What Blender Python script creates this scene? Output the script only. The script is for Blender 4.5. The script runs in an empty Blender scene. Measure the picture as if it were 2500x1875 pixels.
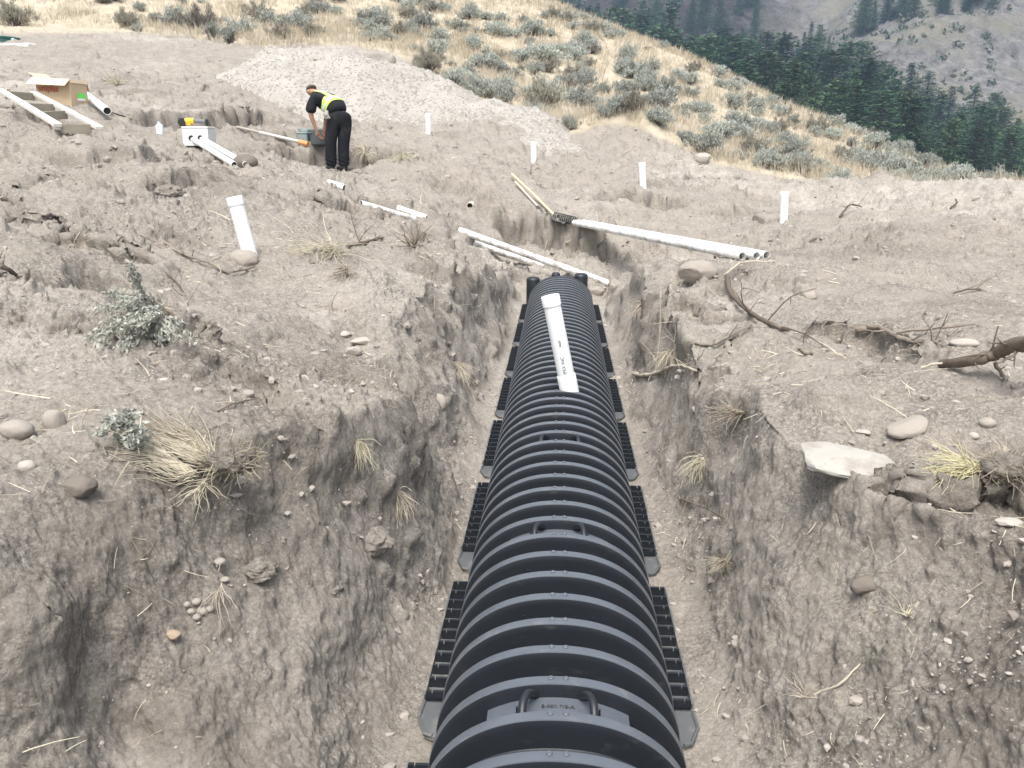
import bpy, math, random
import numpy as np
from mathutils import Vector, Matrix
R = math.radians
random.seed(7)
SC = bpy.context.scene
COL = SC.collection

# ------------------------------------------------------------------ camera
PW, PH, FPX = 2500.0, 1875.0, 2050.0
PITCH, YAW = R(15.74), R(3.25)
CAM = np.array([-0.015, 0.0, 1.89])
cam_d = bpy.data.cameras.new('camera')
cam_d.sensor_fit = 'HORIZONTAL'
cam_d.sensor_width = 36.0
cam_d.lens = 36.0 * FPX / PW
cam_d.clip_start = 0.05
cam_d.clip_end = 3000
cam = bpy.data.objects.new('camera', cam_d)
COL.objects.link(cam)
cam.location = CAM
cam.rotation_euler = (R(90) - PITCH, 0, YAW)
SC.camera = cam
MW = np.array(cam.rotation_euler.to_matrix())
CR, CU, CF = MW[:, 0], MW[:, 1], -MW[:, 2]

# ------------------------------------------------------------------ world, sun, exposure
SUN_EL, SUN_AZ = R(64), R(188)
w = bpy.data.worlds.new('World')
SC.world = w
w.use_nodes = True
nt = w.node_tree
bg = nt.nodes['Background']
sky = nt.nodes.new('ShaderNodeTexSky')
sky.sky_type = 'NISHITA'
sky.sun_disc = False
sky.sun_elevation = SUN_EL
sky.sun_rotation = SUN_AZ
sky.dust_density = 4.0
hs = nt.nodes.new('ShaderNodeHueSaturation')
hs.inputs['Saturation'].default_value = 0.32
nt.links.new(sky.outputs[0], hs.inputs['Color'])
nt.links.new(hs.outputs[0], bg.inputs['Color'])
bg.inputs['Strength'].default_value = 0.135
sun_d = bpy.data.lights.new('sun', 'SUN')
sun_d.energy = 2.0
sun_d.angle = R(30)
sun_d.color = (1.0, 0.96, 0.9)
sun = bpy.data.objects.new('sun', sun_d)
COL.objects.link(sun)
# light comes from azimuth SUN_AZ (clockwise from +Y) at elevation SUN_EL
sdir = Vector((math.sin(SUN_AZ) * math.cos(SUN_EL), math.cos(SUN_AZ) * math.cos(SUN_EL), math.sin(SUN_EL)))
sun.rotation_euler = sdir.to_track_quat('Z', 'Y').to_euler()
SC.view_settings.view_transform = 'Standard'
SC.view_settings.look = 'None'
SC.view_settings.exposure = 1.06
SC.view_settings.gamma = 1
SC.cycles.use_denoising = True
SC.cycles.max_bounces = 6
SC.cycles.diffuse_bounces = 3
SC.cycles.glossy_bounces = 2
SC.cycles.transparent_max_bounces = 6
SC.cycles.volume_bounces = 0

# ------------------------------------------------------------------ noise (numpy)
def _hash(ix, iy, iz, seed):
    n = (ix * 374761393 + iy * 668265263 + iz * 1440662683 + seed * 1274126177) & 0xFFFFFFFF
    n = ((n ^ (n >> 13)) * 1274126177) & 0xFFFFFFFF
    n = ((n ^ (n >> 16)) * 2246822519) & 0xFFFFFFFF
    return ((n ^ (n >> 15)) & 0xFFFFFF).astype(np.float32) / np.float32(0xFFFFFF)

def vnoise(x, y, z=None, seed=0):
    """value noise in -1..1"""
    fx = np.floor(x); fy = np.floor(y)
    ix = fx.astype(np.int64); iy = fy.astype(np.int64)
    u = (x - fx).astype(np.float32); v = (y - fy).astype(np.float32)
    u = u * u * u * (u * (u * 6 - 15) + 10); v = v * v * v * (v * (v * 6 - 15) + 10)
    def layer(iz):
        a = _hash(ix, iy, iz, seed); b = _hash(ix + 1, iy, iz, seed)
        c = _hash(ix, iy + 1, iz, seed); d = _hash(ix + 1, iy + 1, iz, seed)
        return (a + (b - a) * u) * (1 - v) + (c + (d - c) * u) * v
    if z is None:
        return layer(np.int64(0)) * 2 - 1
    fz = np.floor(z); iz = fz.astype(np.int64); t = (z - fz).astype(np.float32)
    t = t * t * (3 - 2 * t)
    return (layer(iz) * (1 - t) + layer(iz + 1) * t) * 2 - 1

def fbm(x, y, z=None, oct=4, seed=0, gain=0.5, lac=2.03):
    s = 0; a = 1.0; tot = 0
    for o in range(oct):
        s = s + a * vnoise(x, y, z, seed + o * 17); tot += a
        a *= gain; x = x * lac + 3.7; y = y * lac + 1.3
        if z is not None: z = z * lac + 2.1
    return s / tot

def cells(x, y, seed=0, keep=0.5):
    """bumps 0..1 : random domes of random size scattered on a jittered lattice"""
    fx = np.floor(x).astype(np.int64); fy = np.floor(y).astype(np.int64)
    out = np.zeros(np.shape(x), np.float32)
    for dx in (-1, 0, 1):
        for dy in (-1, 0, 1):
            cx, cy = fx + dx, fy + dy
            z0 = np.int64(0)
            px = cx + _hash(cx, cy, z0, seed); py = cy + _hash(cx, cy, z0, seed + 1)
            h = _hash(cx, cy, z0, seed + 2)
            rr = 0.18 + 0.42 * _hash(cx, cy, z0, seed + 3) ** 2
            an = _hash(cx, cy, z0, seed + 4) * 6.28
            ax = (x - px); ay = (y - py)
            c, s = np.cos(an), np.sin(an)
            d = np.sqrt((ax * c + ay * s) ** 2 + ((ay * c - ax * s) * 1.5) ** 2) / rr
            b = np.clip(1 - d * d, 0, 1) ** 0.7 * rr * 1.7
            out = np.maximum(out, np.where(h < keep, b, 0))
    return out

def smooth(e0, e1, x):
    t = np.clip((x - e0) / (e1 - e0), 0, 1)
    return t * t * (3 - 2 * t)

# ------------------------------------------------------------------ photo pixel <-> world
def ray(px, py):
    d = CF + CR * ((px - PW / 2) / FPX) - CU * ((py - PH / 2) / FPX)
    return d                                   # unit depth along the view axis
def at_depth(px, py, zc): return CAM + ray(px, py) * zc
def at_z(px, py, z):
    d = ray(px, py); return CAM + d * ((z - CAM[2]) / d[2])
def project(P):
    v = P - CAM
    zc = v @ CF
    return PW / 2 + FPX * (v @ CR) / zc, PH / 2 - FPX * (v @ CU) / zc, zc

# ------------------------------------------------------------------ object helpers
def tag(o, label=None, cat=None, group=None, kind=None):
    if label: o['label'] = label
    if cat: o['category'] = cat
    if group: o['group'] = group
    if kind: o['kind'] = kind
    return o

def mesh_np(name, V, F, mat=None, smooth_=True, quads=None):
    """F: (n,3) or (n,4) int array, or a list of faces"""
    me = bpy.data.meshes.new(name)
    V = np.asarray(V, np.float32)
    if isinstance(F, np.ndarray):
        k = F.shape[1]; n = len(F)
        me.vertices.add(len(V)); me.vertices.foreach_set('co', V.ravel())
        me.loops.add(n * k); me.loops.foreach_set('vertex_index', F.astype(np.int32).ravel())
        me.polygons.add(n)
        me.polygons.foreach_set('loop_start', np.arange(0, n * k, k, dtype=np.int32))
        me.polygons.foreach_set('loop_total', np.full(n, k, np.int32))
        me.polygons.foreach_set('use_smooth', np.full(n, smooth_, bool))
        me.update(calc_edges=True)
    else:
        me.from_pydata([tuple(v) for v in V], [], F)
        if smooth_: me.polygons.foreach_set('use_smooth', [True] * len(me.polygons))
    me.validate()
    if mat: me.materials.append(mat)
    return me

def link(name, me, parent=None, loc=None, rot=None, scale=None):
    o = bpy.data.objects.new(name, me)
    COL.objects.link(o)
    if parent is not None: o.parent = parent
    if loc is not None: o.location = loc
    if rot is not None: o.rotation_euler = rot
    if scale is not None: o.scale = scale if hasattr(scale, '__len__') else (scale,) * 3
    return o

def empty(name, loc=(0, 0, 0), rot=(0, 0, 0)):
    o = bpy.data.objects.new(name, None)
    o.empty_display_size = 0.1
    COL.objects.link(o); o.location = loc; o.rotation_euler = rot
    return o

def add_color(me, name, arr):
    a = me.color_attributes.new(name, 'FLOAT_COLOR', 'POINT')
    buf = np.ones((len(me.vertices), 4), np.float32)
    buf[:, :arr.shape[1]] = arr
    a.data.foreach_set('color', buf.ravel())

class MB:
    """collects simple shapes into one mesh"""
    def __init__(s): s.v = []; s.f = []
    def add(s, vs, fs):
        b = len(s.v); s.v += [tuple(map(float, p)) for p in vs]; s.f += [tuple(i + b for i in f) for f in fs]; return s
    def box(s, c, size, M=None, bev=0.0):
        x, y, z = [k / 2 for k in size]
        if bev > 0:
            b = bev; vs = []; 
            for sx in (-1, 1):
                for sy in (-1, 1):
                    for sz in (-1, 1):
                        vs += [(sx * (x - b), sy * (y - b), sz * z), (sx * (x - b), sy * y, sz * (z - b)), (sx * x, sy * (y - b), sz * (z - b))]
            import bmesh
            bm = bmesh.new()
            for p in vs: bm.verts.new(p)
            bmesh.ops.convex_hull(bm, input=bm.verts)
            bm.verts.index_update()
            vs = [v.co.copy() for v in bm.verts]; fs = [[v.index for v in f.verts] for f in bm.faces]
            bm.free()
        else:
            vs = [(sx * x, sy * y, sz * z) for sx in (-1, 1) for sy in (-1, 1) for sz in (-1, 1)]
            fs = [(0, 1, 3, 2), (4, 6, 7, 5), (0, 4, 5, 1), (2, 3, 7, 6), (0, 2, 6, 4), (1, 5, 7, 3)]
        c = Vector(c)
        vs = [(M @ Vector(p) if M is not None else Vector(p)) + c for p in vs]
        return s.add(vs, fs)
    def tube(s, pts, r, n=10, cap=True, squash=None):
        pts = [Vector(p) for p in pts]
        rs = r if hasattr(r, '__len__') else [r] * len(pts)
        rings = []
        t0 = (pts[1] - pts[0]).normalized()
        u = t0.orthogonal().normalized()
        for i, p in enumerate(pts):
            t = (pts[min(i + 1, len(pts) - 1)] - pts[max(i - 1, 0)]).normalized()
            u = (u - t * u.dot(t)).normalized(); v = t.cross(u)
            rings.append([p + (u * math.cos(6.28318 * k / n) + v * math.sin(6.28318 * k / n)) * rs[i] for k in range(n)])
        vs = [p for rg in rings for p in rg]
        fs = [(i * n + k, i * n + (k + 1) % n, (i + 1) * n + (k + 1) % n, (i + 1) * n + k) for i in range(len(pts) - 1) for k in range(n)]
        if cap: fs += [tuple(range(n))[::-1], tuple(range((len(pts) - 1) * n, len(pts) * n))]
        return s.add(vs, fs)
    def pipe(s, a, b, ro, ri, n=24, wob=0.0):
        """hollow straight pipe, open ends"""
        a, b = Vector(a), Vector(b); t = (b - a).normalized(); u = t.orthogonal().normalized(); v = t.cross(u)
        vs = []
        for (p, r) in ((a, ro), (b, ro), (b, ri), (a, ri)):
            vs += [p + (u * math.cos(6.28318 * k / n) + v * math.sin(6.28318 * k / n)) * r for k in range(n)]
        fs = [(i * n + k, i * n + (k + 1) % n, ((i + 1) % 4) * n + (k + 1) % n, ((i + 1) % 4) * n + k) for i in range(4) for k in range(n)]
        return s.add(vs, fs)
    def lathe(s, prof, n=32, M=None):
        vs = [(r * math.cos(6.28318 * k / n), r * math.sin(6.28318 * k / n), z) for r, z in prof for k in range(n)]
        if M is not None: vs = [M @ Vector(p) for p in vs]
        m = len(prof)
        fs = [(i * n + k, i * n + (k + 1) % n, (i + 1) * n + (k + 1) % n, (i + 1) * n + k) for i in range(m - 1) for k in range(n)]
        if prof[0][0] > 1e-5: fs.append(tuple(range(n))[::-1])
        if prof[-1][0] > 1e-5: fs.append(tuple(range((m - 1) * n, m * n)))
        return s.add(vs, fs)
    def build(s, name, mat, parent=None, loc=None, rot=None, smooth_=False, angle=None):
        me = bpy.data.meshes.new(name)
        me.from_pydata(s.v, [], s.f); me.validate()
        if mat: me.materials.append(mat)
        if smooth_ or angle is not None:
            me.polygons.foreach_set('use_smooth', [True] * len(me.polygons))
            me.set_sharp_from_angle(angle=R(angle if angle is not None else 40))
        return link(name, me, parent, loc, rot)

# ------------------------------------------------------------------ materials
def mat_new(name):
    m = bpy.data.materials.new(name); m.use_nodes = True
    return m, m.node_tree.nodes, m.node_tree.links, m.node_tree.nodes['Principled BSDF']

def mat_simple(name, col, rough=0.6, var=0.12, scale=8.0, spec=0.4, metal=0.0, dirt=None, dirt_amt=0.4, dirt_scale=3.0, bump=0.0, bscale=60.0, coord='Object'):
    """base colour with fine variation, optional dirt of its own shape, optional bump"""
    m, N, L, b = mat_new(name)
    tc = N.new('ShaderNodeTexCoord')
    no = N.new('ShaderNodeTexNoise'); no.inputs['Scale'].default_value = scale; no.inputs['Detail'].default_value = 5
    L.new(tc.outputs[coord], no.inputs['Vector'])
    mx = N.new('ShaderNodeMix'); mx.data_type = 'RGBA'
    L.new(no.outputs['Fac'], mx.inputs['Factor'])
    mx.inputs['A'].default_value = (*[c * (1 - var) for c in col], 1)
    mx.inputs['B'].default_value = (*[min(1, c * (1 + var)) for c in col], 1)
    out = mx.outputs['Result']
    if dirt:
        n2 = N.new('ShaderNodeTexNoise'); n2.inputs['Scale'].default_value = dirt_scale; n2.inputs['Detail'].default_value = 8; n2.inputs['Roughness'].default_value = 0.65
        L.new(tc.outputs[coord], n2.inputs['Vector'])
        rp = N.new('ShaderNodeValToRGB'); rp.color_ramp.elements[0].position = 0.62 - 0.25 * dirt_amt; rp.color_ramp.elements[1].position = 0.74 - 0.15 * dirt_amt
        L.new(n2.outputs['Fac'], rp.inputs['Fac'])
        m2 = N.new('ShaderNodeMix'); m2.data_type = 'RGBA'
        ml = N.new('ShaderNodeMath'); ml.operation = 'MULTIPLY'; ml.inputs[1].default_value = min(1, dirt_amt * 1.5)
        L.new(rp.outputs['Color'], ml.inputs[0]); L.new(ml.outputs[0], m2.inputs['Factor'])
        L.new(out, m2.inputs['A']); m2.inputs['B'].default_value = (*dirt, 1)
        out = m2.outputs['Result']
    L.new(out, b.inputs['Base Color'])
    b.inputs['Roughness'].default_value = rough
    b.inputs['Specular IOR Level'].default_value = spec
    b.inputs['Metallic'].default_value = metal
    if bump > 0:
        n3 = N.new('ShaderNodeTexNoise'); n3.inputs['Scale'].default_value = bscale; n3.inputs['Detail'].default_value = 6
        L.new(tc.outputs[coord], n3.inputs['Vector'])
        bp = N.new('ShaderNodeBump'); bp.inputs['Strength'].default_value = bump; bp.inputs['Distance'].default_value = 0.01
        L.new(n3.outputs['Fac'], bp.inputs['Height']); L.new(bp.outputs[0], b.inputs['Normal'])
    return m

SOIL = (0.36, 0.315, 0.272)
# ------------------------------------------------------------------ ground
# control points: photo pixel + either height z or distance d -> world point; a thin-plate spline over (azimuth, log distance) gives the banks
CP = [
 ('z',250,1365,.72),('z',0,1380,.82),('z',400,1593,.50),('z',100,1600,.60),('z',560,1480,.50),('z',700,1440,.48),('z',800,1500,.38),('z',0,1875,.55),('z',300,1800,.40),('z',60,1040,1.02),('z',180,1180,.95),('z',420,1080,.92),('z',600,1250,.74),('z',760,1180,.70),('z',900,1200,.66),
 ('z',500,900,.92),('z',380,830,.98),('z',768,939,.67),('z',927,880,.63),('z',1000,812,.62),('z',1100,720,.62),('z',250,700,1.12),
 ('z',0,650,1.3),('z',610,620,1.12),('z',850,650,.95),('z',1000,620,.85),('z',1150,640,.68),('z',0,560,1.42),('z',350,560,1.3),
 ('d',0,450,7.5),('d',300,450,8),('d',700,500,9),('d',900,560,9),('d',150,380,9.5),('d',400,360,12),('d',600,400,11.5),
 ('d',820,425,13.7),('d',800,345,14.6),('d',1000,400,14),('d',950,470,11.5),('d',1100,450,13),('d',0,300,11),('d',250,285,12.5),
 ('d',400,270,14.3),('d',600,262,16),('d',0,130,20),('d',300,150,20),('d',550,200,19),('d',0,75,25),('d',300,80,25),('d',600,110,24),
 ('d',700,280,17.5),('d',900,300,18),('d',1000,340,17),('d',850,100,25.5),('d',1100,200,23.5),('d',1150,270,20),
 ('d',1046,325,16.7),('d',1200,345,17),('d',1303,397,16),('d',1450,400,16.5),('d',1568,452,14.6),('d',1500,500,13),('d',1300,480,13.4),
 ('d',1400,560,11.7),('d',1700,520,13),('d',1915,540,13.5),('d',1700,435,17),('d',1900,435,19),('d',2120,462,19),('d',2100,500,16),
 ('d',2350,490,16.5),('d',2500,490,14.5),('d',2480,560,10),('d',2200,600,9.5),('d',1860,640,9.4),('d',1700,660,8.6),('z',1560,700,.60),
 ('z',1650,800,.62),('z',1900,800,.70),('z',2200,780,.8),('z',2450,800,.88),('z',1850,960,.62),('z',2100,950,.66),('z',2450,950,.75),
 ('z',2000,1130,.68),('z',2300,1100,.68),('z',2450,1180,.72),('z',2400,1380,.72),('z',2500,1580,.72),
 ('d',1330,660,11.4),('d',1480,680,11.1),('d',1340,612,12.2),('d',1300,548,13),
 # grass hillside and its crest
 ('d',1500,330,20),('d',1900,420,20.5),('d',2200,462,20.5),('d',1290,-8,45),('d',1700,150,37),('d',2100,330,30),('d',2500,466,25),
 ('d',900,100,25),('d',1000,0,36),('d',500,0,34),('d',0,0,32),('d',1300,150,30),('d',1500,230,28),('d',1850,330,26),('d',2250,425,24.5),
 # outside the frame, so that the ground carries on plausibly
 ('d',-700,0,30),('d',-700,250,12),('d',-600,560,5),('d',-500,1000,2.9),('d',3100,470,22),('d',3100,560,10),('d',3100,900,4.8),
 ('d',0,-250,42),('d',700,-250,46),
]
P = []
for k, px, py, v in CP:
    if k == 'z' and py < 1700: v = v + .15 * smooth(1.15, .85, v)      # banks stand a good 0.75 m above the trench floor
    P.append(at_z(px, py, v) if k == 'z' else at_depth(px, py, v))
P += [np.array(p) for p in [(-1.9,1.0,.9),(-1.4,.5,.62),(1.4,.5,.75),(2.0,1.2,.75),(-3,.5,1.2),(3,.5,.75),(-4,2,1.4),(3.5,2.5,.8)]]
# the land falls away behind the crest
for px, py, d in ((1290,-8,45),(1700,150,37),(2100,330,30),(2500,466,25),(3100,480,23)):
    q = at_depth(px, py, d); dr = q - CAM; dr[2] = 0; dr /= np.linalg.norm(dr)
    P.append(q + dr * 10 + np.array([0, 0, -2.2])); P.append(q + dr * 28 + np.array([0, 0, -9.0]))
P = np.array(P)
RMAX = 75.0
def uv_of(x, y):
    dx = x - CAM[0]; dy = y + 0.9
    return np.arctan2(dx, dy) * 1.35, np.log(np.maximum(np.hypot(dx, dy), 0.2))
def _tps(r2): return np.where(r2 > 1e-12, 0.5 * r2 * np.log(np.maximum(r2, 1e-12)), 0)
pu, pv = uv_of(P[:, 0], P[:, 1])
n = len(P)
A = np.zeros((n + 3, n + 3))
A[:n, :n] = _tps((pu[:, None] - pu) ** 2 + (pv[:, None] - pv) ** 2) + np.eye(n) * 0.004
A[:n, n] = A[n, :n] = 1; A[:n, n + 1] = A[n + 1, :n] = pu; A[:n, n + 2] = A[n + 2, :n] = pv
WT = np.linalg.solve(A, np.concatenate([P[:, 2], np.zeros(3)]))
def bank(x, y):
    u, v = uv_of(x, y)
    out = WT[n] + WT[n + 1] * u + WT[n + 2] * v
    for i in range(n):
        out = out + WT[i] * _tps((u - pu[i]) ** 2 + (v - pv[i]) ** 2)
    return out

def march(H, px, py, t0=0.8, t1=70.0):
    d = ray(px, py); t = np.exp(np.linspace(math.log(t0), math.log(t1), 3000))
    Q = CAM + d * t[:, None]
    g = Q[:, 2] - H(Q[:, 0], Q[:, 1])
    i = np.where(g < 0)[0]
    return Q[i[0]] if len(i) else None

# spoil humps: photo pixel on the hump, distance, half widths across / along the view, height
HUMPS = []
for px, py, d, sx, sy, h in (
    (2480,520,13.5,1.8,1.5,.30),(2230,505,15,1.8,1.2,.30),(2000,500,15.5,1.5,1,.25),(1560,345,18.6,1.2,1.0,.50),(1480,340,19,1.0,1.0,.38),
    (1230,310,18.2,1.6,1.0,.15),(1700,420,18.6,1.8,1.0,.22),(1900,450,18,1.6,1.0,.15),
    (120,385,9.4,.9,.6,.20),(380,480,8.2,.35,.35,.16),(300,420,9.2,.8,.5,.16),(1560,470,14.2,2.0,.7,.20),(1250,515,13.2,1.4,.6,.18),
    (2150,610,10.5,1.0,.8,.16),(2380,600,9.5,1.0,.9,.22),(2040,560,12,1.2,.8,.2),(880,300,17.4,.8,.7,.1),(780,480,10.2,.9,.5,.12),(1010,520,11.2,.7,.5,.12),
    (2000,1120,3.5,.16,.22,.07),(2080,720,7.2,.8,.5,.09),(1830,700,7.6,.6,.4,.10),(1600,690,8.3,.35,.5,.10),(700,590,7.2,.5,.35,.08),(180,690,4.9,.5,.4,.06)):
    q = at_depth(px, py, d); HUMPS.append((q[0], q[1], sx, sy, h))

def trench(x, y):
    wob = vnoise(y * 1.3, y * 0 + 3.1, seed=5) * .045 + vnoise(y * 4.1, x * 3.2, seed=6) * .012
    xl = -0.60 + wob; xr = 0.555 + vnoise(y * 1.5, y * 0 + 9.1, seed=8) * .045 + vnoise(y * 4.5, x * 3.3, seed=9) * .012
    sl = np.interp(y, [0,1.5,2.3,2.8,3.2,3.7,4.1,4.4,5.2,6,7.5,9,12], [1.1,1.25,1.6,3.0,5.5,5.5,2.8,1.45,1.8,2.2,2.9,5,5])
    sr = np.interp(y, [0,1.5,2.4,2.9,3.3,3.8,4.5,6,8,12], [1.2,1.3,1.55,2.8,4.2,3.8,4.0,4.4,5,5])
    sr = sr * np.exp(.38 * vnoise(y * 2.4, y * 0 + 5.5, seed=16)); sl = sl * np.exp(.3 * vnoise(y * 2.7, y * 0 + 2.5, seed=17))
    # gentle foot of loose soil at the base of each wall
    def wall(d, s):
        q = np.clip((d - .13) / .05, -30, 60)
        return s * .05 * np.where(q > 25, q, np.log1p(np.exp(np.minimum(q, 25)))) + .16 * np.clip(d, 0, .3)
    f = np.maximum(wall(xl + .10 - x, sl), wall(x - xr + .06, sr))
    end = np.clip((y - 10.75 - .1 * vnoise(x * 3, y, seed=4)) * 1.3, 0, 99)
    return np.maximum(f, end)

def base(x, y):
    z = bank(x, y)
    for hx, hy, sx, sy, h in HUMPS:
        z = z + h * np.exp(-((x - hx) / sx) ** 2 - ((y - hy) / sy) ** 2)
    return z

# undercut scarps: lip polyline in photo pixels, drop, reach toward the viewer
SCARP_PX = [
 ([(285,272),(350,282),(430,286),(520,292),(590,280),(625,262)], .50, .55),
 ([(690,268),(760,268),(830,280)], .28, .4),
 ([(640,372),(690,362),(760,366),(860,366),(960,374),(1060,380)], .42, .50),
 ([(770,395),(830,408),(870,430)], .16, .3),
 ([(335,445),(400,432),(470,446)], .20, .3),
 ([(60,352),(200,372),(330,382),(440,392),(530,385)], .14, .3),
 ([(60,560),(130,540),(240,560),(330,600),(420,640)], .10, .25),
 ([(1180,525),(1280,520),(1380,548),(1450,572),(1520,585)], .55, .55),
 ([(1040,425),(1120,452),(1230,470)], .12, .3),
 ([(1430,470),(1500,462),(1600,470),(1690,478)], .20, .4),
 ([(1560,440),(1680,430),(1800,440),(1900,452)], .15, .4),
 ([(1690,512),(1800,500),(1900,498)], .14, .35),
 ([(860,160),(960,175),(1080,185)], 0.0, .3),
 ([(840,248),(940,262),(1010,258),(1090,275)], .18, .3),
 ([(90,62),(200,58),(330,68),(420,82)], .35, .5),
 ([(470,88),(560,95),(620,108)], .28, .5),
 ([(1480,660),(1600,640),(1730,660)], .16, .3),
 ([(1560,720),(1700,740),(1850,760)], .14, .25),
 ([(2060,945),(2110,938),(2160,950)], .09, .12),
 ([(2010,1270),(2110,1290),(2180,1320),(2260,1400),(2290,1500)], .22, .28),
 ([(0,1372),(140,1350),(250,1352),(300,1290),(420,1300)], .07, .2),
 ([(560,1300),(660,1310),(760,1340),(850,1360)], .06, .12),
 ([(1690,1000),(1770,1035),(1850,1105)], .14, .2),
 ([(2330,1400),(2400,1480),(2510,1575)], .20, .25),
 ([(2150,1180),(2300,1215),(2460,1200)], .12, .2),
 ([(1640,905),(1720,880),(1800,900)], .10, .2),
 ([(1900,800),(2050,780),(2200,830),(2330,900)], .14, .25),
 ([(560,905),(700,960),(830,1040)], .10, .2),
 ([(150,770),(300,805),(430,780)], .12, .25),
 ([(60,705),(160,655),(330,690)], .14, .3),
 ([(20,470),(60,490),(90,530)], .12, .15),
 ([(700,470),(800,480),(860,490),(950,520)], .12, .3),
 ([(0,262),(120,300),(250,318)], .18, .4),
]
SC_W = []
for pl, drop, reach in SCARP_PX:
    q = [march(base, a, b) for a, b in pl]
    q = [p for p in q if p is not None]
    if len(q) > 1 and drop > 0: SC_W.append((np.array(q), drop, reach))

def scarps(x, y, want=False):
    dz = np.zeros(np.shape(x)); face = np.zeros(np.shape(x))
    r = np.hypot(x - CAM[0], y - CAM[1])
    for q, drop, reach in SC_W:
        bx0, bx1 = q[:, 0].min() - reach * 2.5, q[:, 0].max() + reach * 2.5
        by0, by1 = q[:, 1].min() - reach * 2.5, q[:, 1].max() + reach * 2.5
        m = (x > bx0) & (x < bx1) & (y > by0) & (y < by1)
        if not m.any(): continue
        X = x[m]; Y = y[m]
        fs = 1.2 / reach
        wx = X + vnoise(X * fs * 2, Y * fs * 2, seed=31) * reach * .3 + vnoise(X * fs * 6, Y * fs * 6, seed=33) * reach * .04
        wy = Y + vnoise(X * fs * 2, Y * fs * 2, seed=32) * reach * .3 + vnoise(X * fs * 6, Y * fs * 6, seed=34) * reach * .04
        best = np.full(X.shape, 1e9); side = np.zeros(X.shape); along = np.zeros(X.shape)
        seg = np.hypot(*(np.diff(q[:, :2], axis=0).T)); L = seg.sum(); acc = 0
        for i in range(len(q) - 1):
            a = q[i, :2]; d = q[i + 1, :2] - a; l2 = d @ d
            t = np.clip(((wx - a[0]) * d[0] + (wy - a[1]) * d[1]) / l2, 0, 1)
            ex = wx - a[0] - t * d[0]; ey = wy - a[1] - t * d[1]
            dd = np.hypot(ex, ey)
            nx, ny = d[1], -d[0]
            mid = a + d / 2
            if nx * (CAM[0] - mid[0]) + ny * (CAM[1] - mid[1]) < 0: nx, ny = -nx, -ny
            sd = ex * nx + ey * ny
            b = dd < best
            best = np.where(b, dd, best); side = np.where(b, sd, side)
            along = np.where(b, (acc + t * seg[i]) / L, along)
            acc += seg[i]
        taper = smooth(0, .12, along) * smooth(1, .88, along)
        taper = taper * (0.75 + 0.35 * vnoise(X * fs * 1.1, Y * fs * 1.1, seed=41))
        toward = side > 0
        down = smooth(0, .42, best / reach) * np.exp(-np.maximum(best / reach - .25, 0) ** 1.3 * 1.6)
        up = .22 * np.exp(-(best / reach * 2.2) ** 2)
        face[m] = np.maximum(face[m], np.where(toward, smooth(.04, .16, best / reach) * smooth(.85, .45, best / reach), 0) * np.clip(taper, 0, 1) * min(1, drop / .25))
        dz[m] += np.where(toward, -drop * down + drop * up * (1 - smooth(0, .1, best / reach)), drop * up) * taper
    return (dz, face) if want else dz

def height(x, y):
    b = base(x, y)
    r = np.hypot(x, y)
    dis = 1 - smooth(20, 26, r)
    b = b + (vnoise(x * .55, y * .55, seed=11) * .07 + vnoise(x * 1.4, y * 1.4, seed=12) * .05 + np.sqrt(vnoise(x * 2.7 + y * .6, y * 2.2, seed=13) ** 2 + .012) * .075 - .03) * (.35 + .65 * dis) * np.clip(.55 + r * .06, 0, 1.2)
    b = b + (vnoise(x * 1.7, y * 1.7, seed=14) * .07 + vnoise(x * 3.6, y * 3.6, seed=15) * .035) * np.exp(-((np.abs(x) - .95) / .75) ** 2) * smooth(11.5, 10, y)
    b = b + scarps(x, y)
    t = trench(x, y)
    k = .028                                     # soft minimum: the lips are only a little rounded
    hh = np.clip(.5 + .5 * (t - b) / k, 0, 1)
    return t * (1 - hh) + b * hh - k * hh * (1 - hh)

# mesh: fan of rings around the standing point, finer where it is nearer
NA, NR = 1000, 1500
az = np.linspace(R(-52), R(50), NA) - YAW
_r = np.exp(np.linspace(math.log(.95), math.log(RMAX), 20000)); _w = 1 / _r + 2.2 / _r ** 2
_c = np.concatenate([[0], np.cumsum((_w[1:] + _w[:-1]) / 2 * np.diff(_r))]); rr = np.interp(np.linspace(0, _c[-1], NR), _c, _r)
RRg, AZg = np.meshgrid(rr, az, indexing='ij')
GX = RRg * np.sin(AZg); GY = RRg * np.cos(AZg)
GZ = height(GX, GY)
ZG = GZ.copy()
def gz(x, y):
    """ground height by bilinear lookup"""
    x = np.asarray(x, float); y = np.asarray(y, float)
    a = (np.arctan2(x, y) + YAW - R(-52)) / (R(50) - R(-52)) * (NA - 1)
    b = np.interp(np.hypot(x, y), rr, np.arange(NR))
    a = np.clip(a, 0, NA - 1.001); b = np.clip(b, 0, NR - 1.001)
    i = b.astype(int); j = a.astype(int); fb = b - i; fa = a - j
    return (ZG[i, j] * (1 - fa) + ZG[i, j + 1] * fa) * (1 - fb) + (ZG[i + 1, j] * (1 - fa) + ZG[i + 1, j + 1] * fa) * fb
def hit(px, py): return march(gz, px, py)

# normals of the coarse sheet
def grid_normals(X, Y, Z):
    dXr, dXa = np.gradient(X); dYr, dYa = np.gradient(Y); dZr, dZa = np.gradient(Z)
    nx = dYr * dZa - dZr * dYa; ny = dZr * dXa - dXr * dZa; nz = dXr * dYa - dYr * dXa
    s = np.where(nz < 0, -1, 1); l = np.sqrt(nx * nx + ny * ny + nz * nz) + 1e-12
    return nx / l * s, ny / l * s, nz / l * s
nx, ny, nz = grid_normals(GX, GY, GZ)
slope = np.sqrt(np.clip(1 - nz * nz, 0, 1))

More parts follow.
